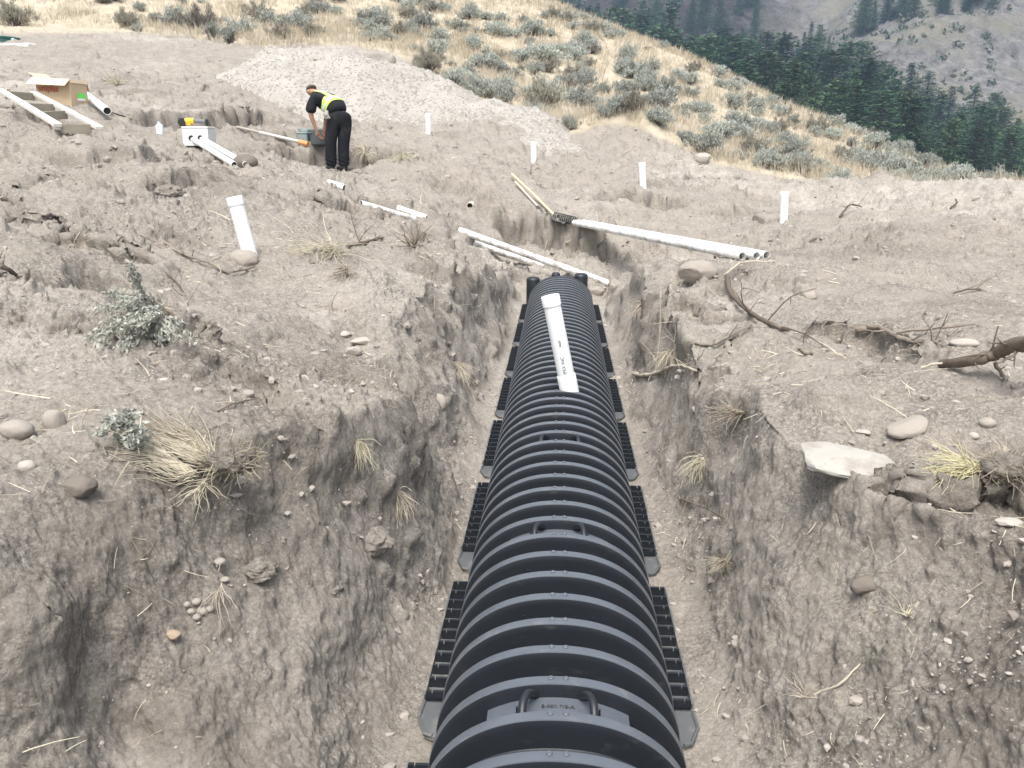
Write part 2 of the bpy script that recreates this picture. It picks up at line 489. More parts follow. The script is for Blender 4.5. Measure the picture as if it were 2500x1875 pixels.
# zones: grass above the dug area
B_PX = [(-1500,45),(0,62),(90,58),(230,60),(420,84),(600,108),(640,118),(850,105),(1000,140),(1130,235),(1300,298),(1370,333),(1430,315),(1488,294),(1560,303),(1655,360),(1760,403),(1900,428),(2120,455),(2300,470),(2500,478),(4000,480)]
bp = np.array(B_PX, float)
Vg = np.stack([GX.ravel(), GY.ravel(), GZ.ravel()], 1)
ppx, ppy, ppz = project(Vg)
line = np.interp(ppx, bp[:, 0], bp[:, 1])
rad = np.hypot(Vg[:, 0], Vg[:, 1])
grass_m = smooth(7, -7, ppy - line + fbm(Vg[:, 0] * 1.1, Vg[:, 1] * 1.1, oct=3, seed=61) * 14) * smooth(17, 19, rad) * (ppz > 1)
grass_m = np.maximum(grass_m, smooth(28, 31, rad)).reshape(GX.shape)

# fine relief pushed out along the normal, so steep faces stay rough and crumbly
X3, Y3, Z3 = GX, GY, GZ
dug = 1 - grass_m
amp = np.clip(.6 + .05 * RRg, .6, 1.5)
floor_m = smooth(.12, .02, GZ) * (np.abs(GX) < .9) * (GY < 11)
f1 = fbm(X3 * 4.2, Y3 * 4.2, Z3 * 5.0, oct=3, seed=71, gain=.55)
f2 = fbm(X3 * 15, Y3 * 15, Z3 * 15, oct=4, seed=75, gain=.62)
f3 = fbm(X3 * 46, Y3 * 46, Z3 * 46, oct=3, seed=77, gain=.7)
patch = smooth(-.2, .4, fbm(X3 * .9, Y3 * .9, oct=2, seed=81))
f0 = fbm(X3 * 1.7, Y3 * 1.7, Z3 * 2.2, oct=2, seed=69)
lump = np.maximum(f0, -.15) * .15 * smooth(.35, .75, slope)
_, face_m = scarps(GX, GY, True)
rough = face_m * fbm(X3 * 5, Y3 * 5, Z3 * 6, oct=4, seed=73, gain=.65) * .10
disp = rough + lump + f1 * (.032 + .022 * slope) + f2 * (.018 + .006 * slope) + f3 * (.007 + .005 * slope)
def clods3(f, seed, keep):
    flat_ = cells(X3 * f, Y3 * f, seed=seed, keep=keep)
    hor = np.where(np.abs(nx) > np.abs(ny), Y3, X3)
    side_ = cells(hor * f + 7.3, (Z3 + .35 * (X3 + Y3 - hor)) * f, seed=seed + 1, keep=keep)
    t = smooth(.45, .70, slope); return flat_ * (1 - t) + side_ * t
crum = clods3(5, 88, .26) * .095 + clods3(10, 90, .40) * .070 + clods3(21, 95, .60) * .046 + clods3(42, 99, .70) * .026 + clods3(80, 103, .7) * .012
crum = crum * (.8 + .8 * f2 + .6 * f3)
disp = disp + crum * (.35 + .65 * patch) * (1 - .5 * floor_m) * np.clip(1.15 - slope * .6, .35, 1)
# rills and drag streaks running down the slopes
sxm, sym = nx / (slope + 1e-3), ny / (slope + 1e-3)
across = X3 * -sym + Y3 * sxm
al = (X3 * sxm + Y3 * sym) * 1.5 + Z3 * 2.5
st = fbm(across * 13 + f1 * 1.5, al * 2.2, oct=4, seed=85, gain=.65)
disp = disp + st * .005 * smooth(.3, .65, slope)
disp *= amp * (dug + .45 * grass_m)
disp *= np.clip(1 - .55 * floor_m, 0, 1)
GX2 = GX + nx * disp; GY2 = GY + ny * disp; GZ2 = GZ + nz * disp
ZG = GZ + nz * disp

ii, jj = np.meshgrid(np.arange(NR - 1), np.arange(NA - 1), indexing='ij')
a0 = (ii * NA + jj).ravel()
FQ = np.stack([a0, a0 + 1, a0 + NA + 1, a0 + NA], 1)[:, ::-1]

# soil kinds per vertex: r dry pale crust, g darker fresh topsoil, b grass ground
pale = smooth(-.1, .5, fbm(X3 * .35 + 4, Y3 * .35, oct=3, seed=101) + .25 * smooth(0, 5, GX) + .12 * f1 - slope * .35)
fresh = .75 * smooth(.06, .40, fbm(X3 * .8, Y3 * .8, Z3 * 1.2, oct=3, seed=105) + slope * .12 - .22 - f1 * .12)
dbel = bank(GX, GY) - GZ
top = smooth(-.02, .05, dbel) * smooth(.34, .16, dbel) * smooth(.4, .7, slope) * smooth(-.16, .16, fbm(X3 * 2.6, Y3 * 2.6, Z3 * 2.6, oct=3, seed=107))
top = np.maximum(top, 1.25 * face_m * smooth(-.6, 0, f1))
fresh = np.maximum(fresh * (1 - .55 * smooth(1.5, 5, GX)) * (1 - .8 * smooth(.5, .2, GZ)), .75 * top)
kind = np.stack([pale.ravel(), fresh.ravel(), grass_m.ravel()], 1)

m_soil, N, L, b = mat_new('soil')
at = N.new('ShaderNodeVertexColor'); at.layer_name = 'zones'
sp = N.new('ShaderNodeSeparateColor'); L.new(at.outputs['Color'], sp.inputs[0])
geo = N.new('ShaderNodeNewGeometry')
def noise_node(N, L, vec, scale, detail=6, rough=.6):
    q = N.new('ShaderNodeTexNoise'); q.inputs['Scale'].default_value = scale; q.inputs['Detail'].default_value = detail; q.inputs['Roughness'].default_value = rough
    L.new(vec, q.inputs['Vector']); return q.outputs['Fac']
def mixc(N, L, fac, A, B, blend='MIX'):
    q = N.new('ShaderNodeMix'); q.data_type = 'RGBA'; q.blend_type = blend
    for s, v in (('Factor', fac), ('A', A), ('B', B)):
        if hasattr(v, 'is_output'): L.new(v, q.inputs[s])
        elif s == 'Factor': q.inputs[s].default_value = v
        else: q.inputs[s].default_value = (*v, 1)
    return q.outputs['Result']
def ramp(N, L, fac, p0, p1, c0=(0, 0, 0), c1=(1, 1, 1)):
    q = N.new('ShaderNodeValToRGB'); e = q.color_ramp.elements
    e[0].position = p0; e[1].position = p1; e[0].color = (*c0, 1); e[1].color = (*c1, 1)
    L.new(fac, q.inputs['Fac']); return q.outputs['Color']
pos = geo.outputs['Position']
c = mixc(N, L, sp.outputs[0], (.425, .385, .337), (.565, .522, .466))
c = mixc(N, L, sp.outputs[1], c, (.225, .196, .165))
n_f = noise_node(N, L, pos, 20, 9, .75)
c = mixc(N, L, ramp(N, L, n_f, .38, .66), mixc(N, L, .38, c, (.10, .088, .075)), c)
n_h = noise_node(N, L, pos, 95, 6, .75)
c = mixc(N, L, ramp(N, L, n_h, .36, .60), mixc(N, L, .35, c, (.11, .093, .077)), c)
n_g = noise_node(N, L, pos, 1.7, 4, .6)
c = mixc(N, L, ramp(N, L, n_g, .56, .72, c1=(.35, .35, .35)), c, (.33, .315, .25))
# crumbs: each grain its own tone; shadow in the gaps painted dark
wv = N.new('ShaderNodeTexNoise'); wv.inputs['Scale'].default_value = 55; wv.inputs['Detail'].default_value = 3; L.new(pos, wv.inputs['Vector'])
wm = N.new('ShaderNodeVectorMath'); wm.operation = 'MULTIPLY_ADD'; wm.inputs[1].default_value = (.022, .022, .022); L.new(wv.outputs['Color'], wm.inputs[0]); L.new(pos, wm.inputs[2])
amt = ramp(N, L, noise_node(N, L, pos, 3.1, 4, .6), .36, .62, (.25, .25, .25), (1, 1, 1))
c0 = c
for sc_, am in ((62, .30), (135, .26)):
    vg = N.new('ShaderNodeTexVoronoi'); vg.inputs['Scale'].default_value = sc_; vg.inputs['Randomness'].default_value = 1; L.new(wm.outputs[0], vg.inputs['Vector'])
    gs = N.new('ShaderNodeSeparateColor'); L.new(vg.outputs['Color'], gs.inputs[0])
    c = mixc(N, L, ramp(N, L, gs.outputs[0], .0, 1.0), mixc(N, L, am, c, (.09, .078, .066)), mixc(N, L, am * .42, c, (.66, .62, .56)))
    c = mixc(N, L, ramp(N, L, vg.outputs['Distance'], .52, .78, (0, 0, 0), (.5, .5, .5)), c, (.10, .086, .072))
c = mixc(N, L, amt, c0, c)
# pale grit specks
vo = N.new('ShaderNodeTexVoronoi'); vo.inputs['Scale'].default_value = 55; L.new(pos, vo.inputs['Vector'])
spk = ramp(N, L, vo.outputs['Distance'], .10, .16, (1, 1, 1), (0, 0, 0))
rnd = N.new('ShaderNodeSeparateColor'); L.new(vo.outputs['Color'], rnd.inputs[0])
g1 = N.new('ShaderNodeMath'); g1.operation = 'GREATER_THAN'; g1.inputs[1].default_value = .94; L.new(rnd.outputs[0], g1.inputs[0])
g2 = N.new('ShaderNodeMath'); g2.operation = 'MULTIPLY'; L.new(g1.outputs[0], g2.inputs[0]); L.new(spk, g2.inputs[1])
c = mixc(N, L, g2.outputs[0], c, (.44, .41, .37))
gn = noise_node(N, L, pos, 2.2, 5, .65)
gc = mixc(N, L, ramp(N, L, gn, .35, .65), (.36, .31, .225), (.46, .41, .325))
c = mixc(N, L, sp.outputs[2], c, gc)
L.new(c, b.inputs['Base Color'])
b.inputs['Roughness'].default_value = .95; b.inputs['Specular IOR Level'].default_value = .12
bn1 = noise_node(N, L, pos, 45, 8, .72)
bp_ = N.new('ShaderNodeBump'); bp_.inputs['Strength'].default_value = .9; bp_.inputs['Distance'].default_value = .018
L.new(bn1, bp_.inputs['Height']); L.new(bp_.outputs[0], b.inputs['Normal'])

me = mesh_np('ground', np.stack([GX2.ravel(), GY2.ravel(), GZ2.ravel()], 1), FQ, m_soil, True)
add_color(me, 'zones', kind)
ground = tag(link('ground', me), 'dug grey-brown soil with a trench, rising to a dry grass hillside', 'ground', kind='structure')
# ------------------------------------------------------------------ leaching chambers in the trench
m_black = mat_simple('black_plastic', (.015, .018, .023), .42, .25, 5, .45, dirt=(.20, .175, .15), dirt_amt=.10, dirt_scale=7, bump=.05, bscale=120, coord='Generated')
b_ = m_black.node_tree.nodes['Principled BSDF']
m_flange = mat_simple('dusty_black_plastic', (.045, .045, .046), .55, .25, 6, .5, dirt=(.27, .24, .205), dirt_amt=.55, dirt_scale=9)
m_plate = mat_simple('dusty_plate', (.10, .105, .11), .5, .2, 6, .5, dirt=(.30, .27, .235), dirt_amt=.5, dirt_scale=9)
CH_L, CH_A, CH_B = 1.134, .397, .36
NRIB = 7
def arch_pts(a, b, n=72, z0=0.0):
    t = np.linspace(0, math.pi, n)
    ct, st_ = np.cos(t), np.sin(t)
    return np.stack([np.sign(ct) * np.abs(ct) ** .92 * a, np.abs(st_) ** .92 * b + z0], 1)
def ribbed_shell(length, nrib, a, b, depth=.092):
    """long profile: flat crests with rounded shoulders, U-shaped valleys"""
    pitch = length / nrib
    prof = []
    for k in range(nrib):
        y0 = k * pitch
        for f, o in ((.0, 0), (.11, 0), (.135, .001), (.148, .005), (.156, .3 * depth), (.185, .95 * depth), (.22, depth), (.5, depth), (.80, depth), (.85, .95 * depth), (.905, .3 * depth), (.913, .005), (.926, .001)):
            prof.append((y0 + f * pitch, o))
    prof.append((length, 0))
    V = []; ns = 72
    for y, o in prof:
        q = arch_pts(a - o * .55, b - o, ns, .012)
        V.append(np.stack([q[:, 0], np.full(ns, y), q[:, 1]], 1))
    V = np.concatenate(V); m = len(prof)
    i, j = np.meshgrid(np.arange(m - 1), np.arange(ns - 1), indexing='ij')
    a0 = (i * ns + j).ravel()
    return V, np.stack([a0, a0 + 1, a0 + ns + 1, a0 + ns], 1), pitch
Vs, Fs, PITCH_R = ribbed_shell(CH_L, NRIB, CH_A, CH_B)
me_shell = mesh_np('shell', Vs, Fs[:, ::-1], m_black, True)
me_shell.materials.append(None)
def flange_mb(sgn):
    f = MB()
    x0, x1 = .370, .462
    y0, y1 = .20, .98
    f.box((sgn * (x0 + x1) / 2, (y0 + y1) / 2, .010), (x1 - x0, y1 - y0, .012))
    f.box((sgn * (x1 + .003), (y0 + y1) / 2, .022), (.006, y1 - y0 + .012, .044))
    return f
def fins_mb(sgn):
    f = MB(); x0, x1, y0, y1 = .370, .4595, .20, .98
    for k in range(11):
        y = y0 + .005 + (y1 - y0 - .010) * k / 10
        f.box((sgn * (x0 + .037), y, .036), (.060, .011, .038)); f.box((sgn * (x1 - .009), y, .036), (.018, .011, .038)); f.box((sgn * (x0 + .0695), y, .029), (.006, .009, .024))
    return f
def plate_mb(sgn):
    """chamfered corner plate that locks on to the next chamber"""
    f = MB()
    pts = [(.36, .188), (.464, .188), (.470, .10), (.438, .02), (.412, .008), (.36, .02)]
    vs = [(sgn * x, y, .020) for x, y in pts] + [(sgn * x, y, .004) for x, y in pts]
    k = len(pts)
    top = tuple(range(k)); bot = tuple(range(2 * k - 1, k - 1, -1))
    fs = [top if sgn < 0 else top[::-1], bot if sgn < 0 else bot[::-1]] + [(i, (i + 1) % k, k + (i + 1) % k, k + i) for i in range(k)]
    f.add(vs, fs)
    f.tube([(sgn * .464, .188, .024), (sgn * .470, .10, .024), (sgn * .438, .02, .024), (sgn * .412, .010, .024)], .006, 6)
    return f
ex = MB()
for k in range(NRIB):
    y = k * PITCH_R + .065 * PITCH_R
    for q in (-1, 1):
        ex.lathe([(.0085, -.004), (.0085, .0035), (.007, .005), (0, .0052)], 12, Matrix.Translation((q * .022, y, CH_B + .011)))
        if k % 2: ex.tube([(q * .118, y + .05, .25), (q * .118, y + .05, .352)], .0028, 6)
import bmesh
bm = bmesh.new(); bm.from_mesh(me_shell)
vv = [bm.verts.new(p) for p in ex.v]
for f in ex.f: bm.faces.new([vv[i] for i in f]).smooth = True
HOFF = 5 * PITCH_R
# raised pad in the sixth valley, between the lugs
ang_ = np.linspace(R(90 - 34), R(90 + 34), 24)
padV = []
for o_, y_ in ((.060, .020), (.044, .026), (.044, .142), (.075, .150)):
    for a_ in ang_:
        padV.append((math.cos(a_) * (CH_A - o_ * .55), y_ + HOFF, math.sin(a_) * (CH_B - o_) + .012))
padF = [(i * 24 + j, (i + 1) * 24 + j, (i + 1) * 24 + j + 1, i * 24 + j + 1) for i in range(3) for j in range(23)]
pv_ = [bm.verts.new(p) for p in padV]
pad_faces = [bm.faces.new([pv_[i] for i in f]) for f in padF]
for f in pad_faces: f.smooth = True
m_sheen_dust = mat_simple('dusty_sky_sheen_plastic', (.092, .105, .125), .38, .22, 9, .5, dirt=(.24, .22, .19), dirt_amt=.22, dirt_scale=11)  # paler grey paints sky sheen on the crests, with dust; pad shares it
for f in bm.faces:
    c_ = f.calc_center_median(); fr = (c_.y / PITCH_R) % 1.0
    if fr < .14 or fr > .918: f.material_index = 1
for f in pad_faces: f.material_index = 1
bm.to_mesh(me_shell); bm.free(); me_shell.materials[1] = m_sheen_dust
me_shell.set_sharp_from_angle(angle=R(38))
def handle_mb(s):
    """curved lug beside the embossed pad"""
    f = MB(); pts = []
    for k in range(9):
        t = k / 8
        pts.append((s * (.068 + .034 * math.sin(t * 1.8)), HOFF + .143 - .118 * t, .322 + .052 * math.sin(math.pi * (.08 + .78 * t)) - .006 * t))
    f.tube(pts, [.012] * 9, 10)
    return f
proto = None
chambers = []
Y0 = 2.32
protos = {}
for k in range(-1, 7):
    root = empty('leaching_chamber', (0, Y0 + k * CH_L, 0))
    where = {-1: 'nearest black ribbed chamber with curved lugs and moulded lettering, cut by the picture edge',
             0: 'black ribbed leaching chamber with two small lugs, second in the row along the trench',
             1: 'black ribbed leaching chamber with two tiny lugs, third in the row along the trench',
             2: 'black ribbed leaching chamber just before the white standpipe in the trench',
             3: 'black ribbed chamber that carries the capped white standpipe',
             4: 'black ribbed leaching chamber just beyond the foot of the white standpipe',
             5: 'black ribbed leaching chamber next to last before the end cap',
             6: 'last black ribbed leaching chamber, joined to the end cap'}[k]
    tag(root, where, 'leaching chamber', 'black leaching chambers in the trench')
    if not protos:
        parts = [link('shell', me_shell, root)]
        for s in (-1, 1):
            fl_ = flange_mb(s); nb_ = len(fl_.f); fn_ = fins_mb(s); fl_.add(fn_.v, fn_.f)
            fo_ = fl_.build('foot_flange', m_plate, root); fo_.data.materials.append(m_black)
            for p_ in fo_.data.polygons[nb_:]: p_.material_index = 1
            parts.append(fo_)
            parts.append(plate_mb(s).build('corner_plate', m_plate, root))
        protos['p'] = parts
    else:
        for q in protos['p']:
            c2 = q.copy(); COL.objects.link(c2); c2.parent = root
    if k in (-1, 0, 1):
        for s in (-1, 1): handle_mb(s).build('handle', m_black, root, smooth_=True)
    chambers.append(root)
# embossed part number on the pad of the second chamber
def text_obj(name, body, size, mat, parent, M, extrude=.001):
    cu = bpy.data.curves.new(name, 'FONT'); cu.body = body; cu.size = size; cu.extrude = extrude
    cu.align_x = 'CENTER'; cu.align_y = 'CENTER'
    cu.materials.append(mat)
    o = bpy.data.objects.new(name, cu); COL.objects.link(o)
    me = bpy.data.meshes.new_from_object(o.evaluated_get(bpy.context.evaluated_depsgraph_get()))
    bpy.data.objects.remove(o)
    o = link(name, me, parent); o.matrix_local = M
    return o
text_obj('moulded_lettering', 'S-980-7/8-A', .020, m_flange, chambers[0], Matrix.Translation((0, HOFF + .098, CH_B - .044 + .0125)), .0015)
# end cap
Y_END = Y0 + 7 * CH_L
cap = tag(empty('end_cap', (0, Y_END, 0)), 'black plastic end cap with three rounded knobs closing the far end of the chamber row', 'end cap')
V = []; ns = 72
for y, o in ((.0, .0), (.03, .0), (.05, .012), (.16, .03), (.19, .06), (.195, .2)):
    q = arch_pts(CH_A - o * .6 + .004, CH_B - o + .004, ns, .012); V.append(np.stack([q[:, 0], np.full(ns, y), q[:, 1]], 1))
V.append(np.stack([np.zeros(ns), np.full(ns, .197), np.full(ns, .1)], 1))
i, j = np.meshgrid(np.arange(6), np.arange(ns - 1), indexing='ij'); a0 = (i * ns + j).ravel()
me = mesh_np('cap_shell', np.concatenate(V), np.stack([a0, a0 + ns, a0 + ns + 1, a0 + 1], 1), m_black); me.set_sharp_from_angle(angle=R(45))
link('cap_shell', me, cap)
for x, z, r in ((-.34, .335, .085), (.25, .385, .085), (-.06, .395, .055)):
    k = MB(); k.lathe([(r, -z + .01), (r, -.03), (r * .93, -.008), (r * .7, .006), (0, .012)], 20)
    k.build('knob', m_black, cap, (x, .12, z), smooth_=True)
# ------------------------------------------------------------------
# ------------------------------------------------------------------ the far mountain and the valley in front of it
def mz(x, y):
    r = np.hypot(x, y); a = np.degrees(np.arctan2(x, y))
    z = -9 + np.clip(10 - a, -14, 14) * .18
    z = z + np.maximum(r - 195, 0) * (.40 + .03 * np.sin(a * .35)) 
    up = smooth(190, 250, r)
    z = z + up * (fbm(x * .016, y * .016, oct=4, seed=201) * 13 + (1 - np.abs(fbm(x * .035 + 7, y * .02, oct=4, seed=205)) * 3) * 3.5)
    # rock bands
    z = z + up * smooth(-.05, .25, fbm(x * .02, y * .02, oct=2, seed=211)) * smooth(.35, .5, np.mod(z / 17.0, 1)) * 4.0
    return z + fbm(x * .05, y * .05, oct=3, seed=215) * 1.2
nax, nrx = 420, 380
a_ = np.linspace(R(-24), R(48), nax); r_ = 62 * (560 / 62) ** np.linspace(0, 1, nrx)
rg, ag = np.meshgrid(r_, a_, indexing='ij')
mx_, my_ = rg * np.sin(ag), rg * np.cos(ag)
mzz = mz(mx_, my_) - smooth(80, 62, rg) * 3
i, j = np.meshgrid(np.arange(nrx - 1), np.arange(nax - 1), indexing='ij'); a0 = (i * nax + j).ravel()
m_mtn, N, L, b = mat_new('mountain_rock')
geo = N.new('ShaderNodeNewGeometry'); pos = geo.outputs['Position']
n1 = noise_node(N, L, pos, .05, 8, .65); n2 = noise_node(N, L, pos, .35, 8, .7); n3 = noise_node(N, L, pos, .02, 4, .6)
c = mixc(N, L, ramp(N, L, n2, .35, .65), (.10, .093, .09), (.26, .245, .235))
c = mixc(N, L, ramp(N, L, n1, .48, .62), c, (.21, .195, .15))
sx = N.new('ShaderNodeSeparateXYZ'); L.new(pos, sx.inputs[0])
# red-brown darkness of a finger over the lens, painted on the western shoulder
dv = N.new('ShaderNodeMath'); dv.operation = 'DIVIDE'; L.new(sx.outputs[0], dv.inputs[0]); L.new(sx.outputs[1], dv.inputs[1])
ad = N.new('ShaderNodeMath'); ad.operation = 'MULTIPLY_ADD'; L.new(n3, ad.inputs[0]); ad.inputs[1].default_value = .22; L.new(dv.outputs[0], ad.inputs[2])
finger_dark = ramp(N, L, ad.outputs[0], .30, .40, (1, 1, 1), (0, 0, 0))
hz_ = ramp(N, L, ad.outputs[0], .0, 1.0)
c = mixc(N, L, finger_dark, c, mixc(N, L, ramp(N, L, n2, .40, .66), (.028, .022, .022), (.085, .068, .064)))
L.new(c, b.inputs['Base Color']); b.inputs['Roughness'].default_value = .95; b.inputs['Specular IOR Level'].default_value = .1
bp_ = N.new('ShaderNodeBump'); bp_.inputs['Strength'].default_value = 1; bp_.inputs['Distance'].default_value = 1.6
L.new(n2, bp_.inputs['Height']); L.new(bp_.outputs[0], b.inputs['Normal'])
me = mesh_np('mountain', np.stack([mx_.ravel(), my_.ravel(), mzz.ravel()], 1), np.stack([a0, a0 + 1, a0 + nax + 1, a0 + nax], 1)[:, ::-1], m_mtn)
tag(link('mountain', me), 'grey rocky mountainside across the valley', 'mountain', kind='structure')

# ------------------------------------------------------------------ leaf / blade meshes
def leaf_mat(name, dark, light, rough=.8, transl=.25, objvar=.25, scale=2.0):
    m, N, L, b = mat_new(name)
    tc = N.new('ShaderNodeTexCoord'); oi = N.new('ShaderNodeObjectInfo')
    va = N.new('ShaderNodeVertexColor'); va.layer_name = 'tint'
    sp = N.new('ShaderNodeSeparateColor'); L.new(va.outputs[0], sp.inputs[0])
    c = mixc(N, L, sp.outputs[0], dark, light)
    hv = N.new('ShaderNodeHueSaturation')
    mr = N.new('ShaderNodeMapRange'); mr.inputs[3].default_value = 1 - objvar; mr.inputs[4].default_value = 1 + objvar
    L.new(oi.outputs['Random'], mr.inputs[0]); L.new(mr.outputs[0], hv.inputs['Value'])
    mr2 = N.new('ShaderNodeMapRange'); mr2.inputs[3].default_value = .485; mr2.inputs[4].default_value = .515
    L.new(oi.outputs['Random'], mr2.inputs[0]); L.new(mr2.outputs[0], hv.inputs['Hue'])
    L.new(c, hv.inputs['Color']); L.new(hv.outputs[0], b.inputs['Base Color'])
    b.inputs['Roughness'].default_value = rough; b.inputs['Specular IOR Level'].default_value = .2
    if transl > 0:
        tr = N.new('ShaderNodeBsdfTranslucent'); L.new(hv.outputs[0], tr.inputs['Color'])
        ms = N.new('ShaderNodeMixShader'); ms.inputs[0].default_value = transl
        L.new(b.outputs[0], ms.inputs[1]); L.new(tr.outputs[0], ms.inputs[2])
        L.new(ms.outputs[0], N['Material Output'].inputs['Surface'])
    return m
def quads_mesh(name, C, U, W, tint, mat, taper=.35):
    """one leaf-shaped quad per row: centre C, half length vector U, half width vector W"""
    n = len(C)
    V = np.empty((n, 4, 3), np.float32)
    V[:, 0] = C - U - W * taper; V[:, 1] = C - U * .1 + W; V[:, 2] = C + U; V[:, 3] = C - U * .1 - W
    F = np.arange(n * 4).reshape(n, 4)
    me = mesh_np(name, V.reshape(-1, 3), F, mat, False)
    add_color(me, 'tint', np.repeat(np.stack([tint] * 3, 1), 4, 0))
    return me
def unit(v): return v / (np.linalg.norm(v, axis=-1, keepdims=True) + 1e-9)

# ------------------------------------------------------------------ conifers
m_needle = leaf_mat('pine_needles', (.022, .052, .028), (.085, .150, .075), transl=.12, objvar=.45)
m_bark = mat_simple('pine_bark', (.09, .06, .045), .9, .4, 4)
m_needle_l = leaf_mat('bright_pine_needles', (.035, .070, .034), (.115, .180, .085), transl=.12, objvar=.35)
def conifer(seed, kind):
    rg = np.random.default_rng(seed)
    C = []; U = []; W = []; T = []
    st_m = MB()
    lean = rg.normal(0, .012, 2)
    def ax(z): return np.array([lean[0] * z * z, lean[1] * z * z, z])
    st_m.tube([ax(z) for z in (0, .1, .3, .6, .85, .97)], [.018, .015, .012, .0075, .0035, .001], 7)
    z = .06 if kind != 'ponderosa' else .16
    lop = rg.uniform(0, 6.28)
    while z < .985:
        f = 1 - z
        if kind == 'fir': Lm = .175 * f ** .85 + .012
        elif kind == 'spire': Lm = .115 * f ** .8 + .010
        else: Lm = .23 * min(1, (f * 1.35) ** .75) * (.55 + .45 * min(1, z / .35)) + .02
        nb = int(rg.integers(5, 8))
        for k in range(nb):
            an = 6.283 * k / nb + rg.uniform(-.5, .5)
            Lb = Lm * rg.uniform(.55, 1.15) * (1 + .22 * math.cos(an - lop) * (1 if kind == 'ponderosa' else .4))
            up = rg.uniform(.0, .35) if kind == 'ponderosa' else rg.uniform(-.35, .12)
            if z > .8: up += .4
            d = np.array([math.cos(an), math.sin(an), up]); d /= np.linalg.norm(d)
            o = ax(z)
            st_m.tube([o, o + d * Lb * .6, o + d * Lb * .95], [.0035, .002, .0006], 4, cap=False)
            nc = max(8, int(Lb / .0042))
            for q in range(nc):
                t = rg.uniform(.18, 1.04)
                side = np.array([-math.sin(an), math.cos(an), 0])
                p = o + d * Lb * t + side * rg.normal(0, .018 + .02 * (1 - t) * (kind != 'spire')) + np.array([0, 0, rg.normal(-.004, .008)])
                if kind == 'ponderosa':
                    u = unit(d * .6 + rg.normal(0, .7, 3) + np.array([0, 0, .3]))
                    s = rg.uniform(.007, .014); wd = .42
                else:
                    u = unit(d + side * rg.choice([-1, 1]) * rg.uniform(.2, 1.0) + rg.normal(0, .2, 3) + np.array([0, 0, -.25]))
                    s = rg.uniform(.0065, .013); wd = .36
                w_ = unit(np.cross(u, rg.normal(0, 1, 3) + np.array([0, 0, 1.2])))
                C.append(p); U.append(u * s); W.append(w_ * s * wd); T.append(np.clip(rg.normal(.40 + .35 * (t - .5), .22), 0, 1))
        z += rg.uniform(.014, .026) * (1.25 if kind == 'ponderosa' else 1)
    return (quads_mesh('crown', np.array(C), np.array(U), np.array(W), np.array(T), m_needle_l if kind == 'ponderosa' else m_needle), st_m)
TREES = {}
for kind, ns in (('fir', 3), ('ponderosa', 3), ('spire', 2)):
    for s in range(ns):
        cm, tm = conifer(300 + s * 7 + len(kind), kind)
        t = tm.build('trunk', m_bark, None, smooth_=True); tme = t.data; bpy.data.objects.remove(t)
        TREES.setdefault(kind, []).append((cm, tme))
NT = [0]
def place_tree(x, y, h, kind, label, group, widen=1.0):
    cm, tme = TREES[kind][NT[0] % len(TREES[kind])]; NT[0] += 1
    o = bpy.data.objects.new('pine_tree' if kind == 'ponderosa' else 'fir_tree', None)
    COL.objects.link(o)
    o.location = (x, y, float(mz(np.array(x), np.array(y))) - .3)
    o.rotation_euler = (0, 0, random.uniform(0, 6.28)); o.scale = (h * widen, h * widen, h)
    tag(o, label, 'tree', group)
    link('crown', cm, o); link('trunk', tme, o)
    return o
TOPS = np.array([(1150,-10),(1300,40),(1450,92),(1650,112),(1750,135),(1817,141),(1952,153),(2087,167),(2150,205),(2223,214),(2331,282),(2425,294),(2500,350),(2700,400)], float)
def tree_px(px, ptop, zc, kind, label, group, widen=1.0):
    T_ = at_depth(px, ptop, zc)
    zb = float(mz(np.array(T_[0]), np.array(T_[1])))
    return place_tree(T_[0], T_[1], max(6.0, T_[2] - zb + .3), kind, label, group, widen)
# the ones that stand out in the front row
for px, pt, zc, kd, wd, lb in (
    (2087,167,118,'fir',1.25,'dark green fir with a sharp tip, in the front row between two broad pines'),
    (2223,214,105,'ponderosa',1.05,'bright green broad pine, the fullest crown beyond the sagebrush crest'),
    (1940,156,120,'ponderosa',1.05,'dark round-topped pine left of the sharp-tipped fir'),
    (1985,168,126,'ponderosa',.95,'dense pine crowded against the round-topped pine and the sharp-tipped fir'),
    (2325,282,100,'ponderosa',.9,'low pine just right of the fullest crown'),
    (2425,292,112,'spire',1.1,'thin dark fir rising at the right end of the front row'),
    (1817,141,130,'fir',1.35,'dark pointed fir above the middle of the sagebrush crest'),
    (1750,136,132,'spire',1.5,'slim green fir standing over the sagebrush crest')):
    tree_px(px, pt, zc, kd, lb, 'conifers beyond the sagebrush crest', wd)
rgt = np.random.default_rng(11)
for row, (zc0, up, step) in enumerate(((110, -6, 78), (138, 28, 66), (165, 50, 58), (190, 72, 54))):
    px = 1190 + 17 * row
    while px < 2650:
        pt = np.interp(px, TOPS[:, 0], TOPS[:, 1]) - up + rgt.normal(0, 13)
        kd = ['fir', 'ponderosa', 'fir', 'spire'][int(rgt.integers(0, 4))]
        tree_px(px, pt, zc0 + rgt.uniform(-9, 9), kd,
                ['dark green conifer in the near belt beyond the sagebrush crest', 'blue-green conifer in the belt behind the front row'][row > 1], 'conifers beyond the sagebrush crest', rgt.uniform(1.5, 2.2))
        px += step * rgt.uniform(.7, 1.35)
cnt = 0; tries = 0
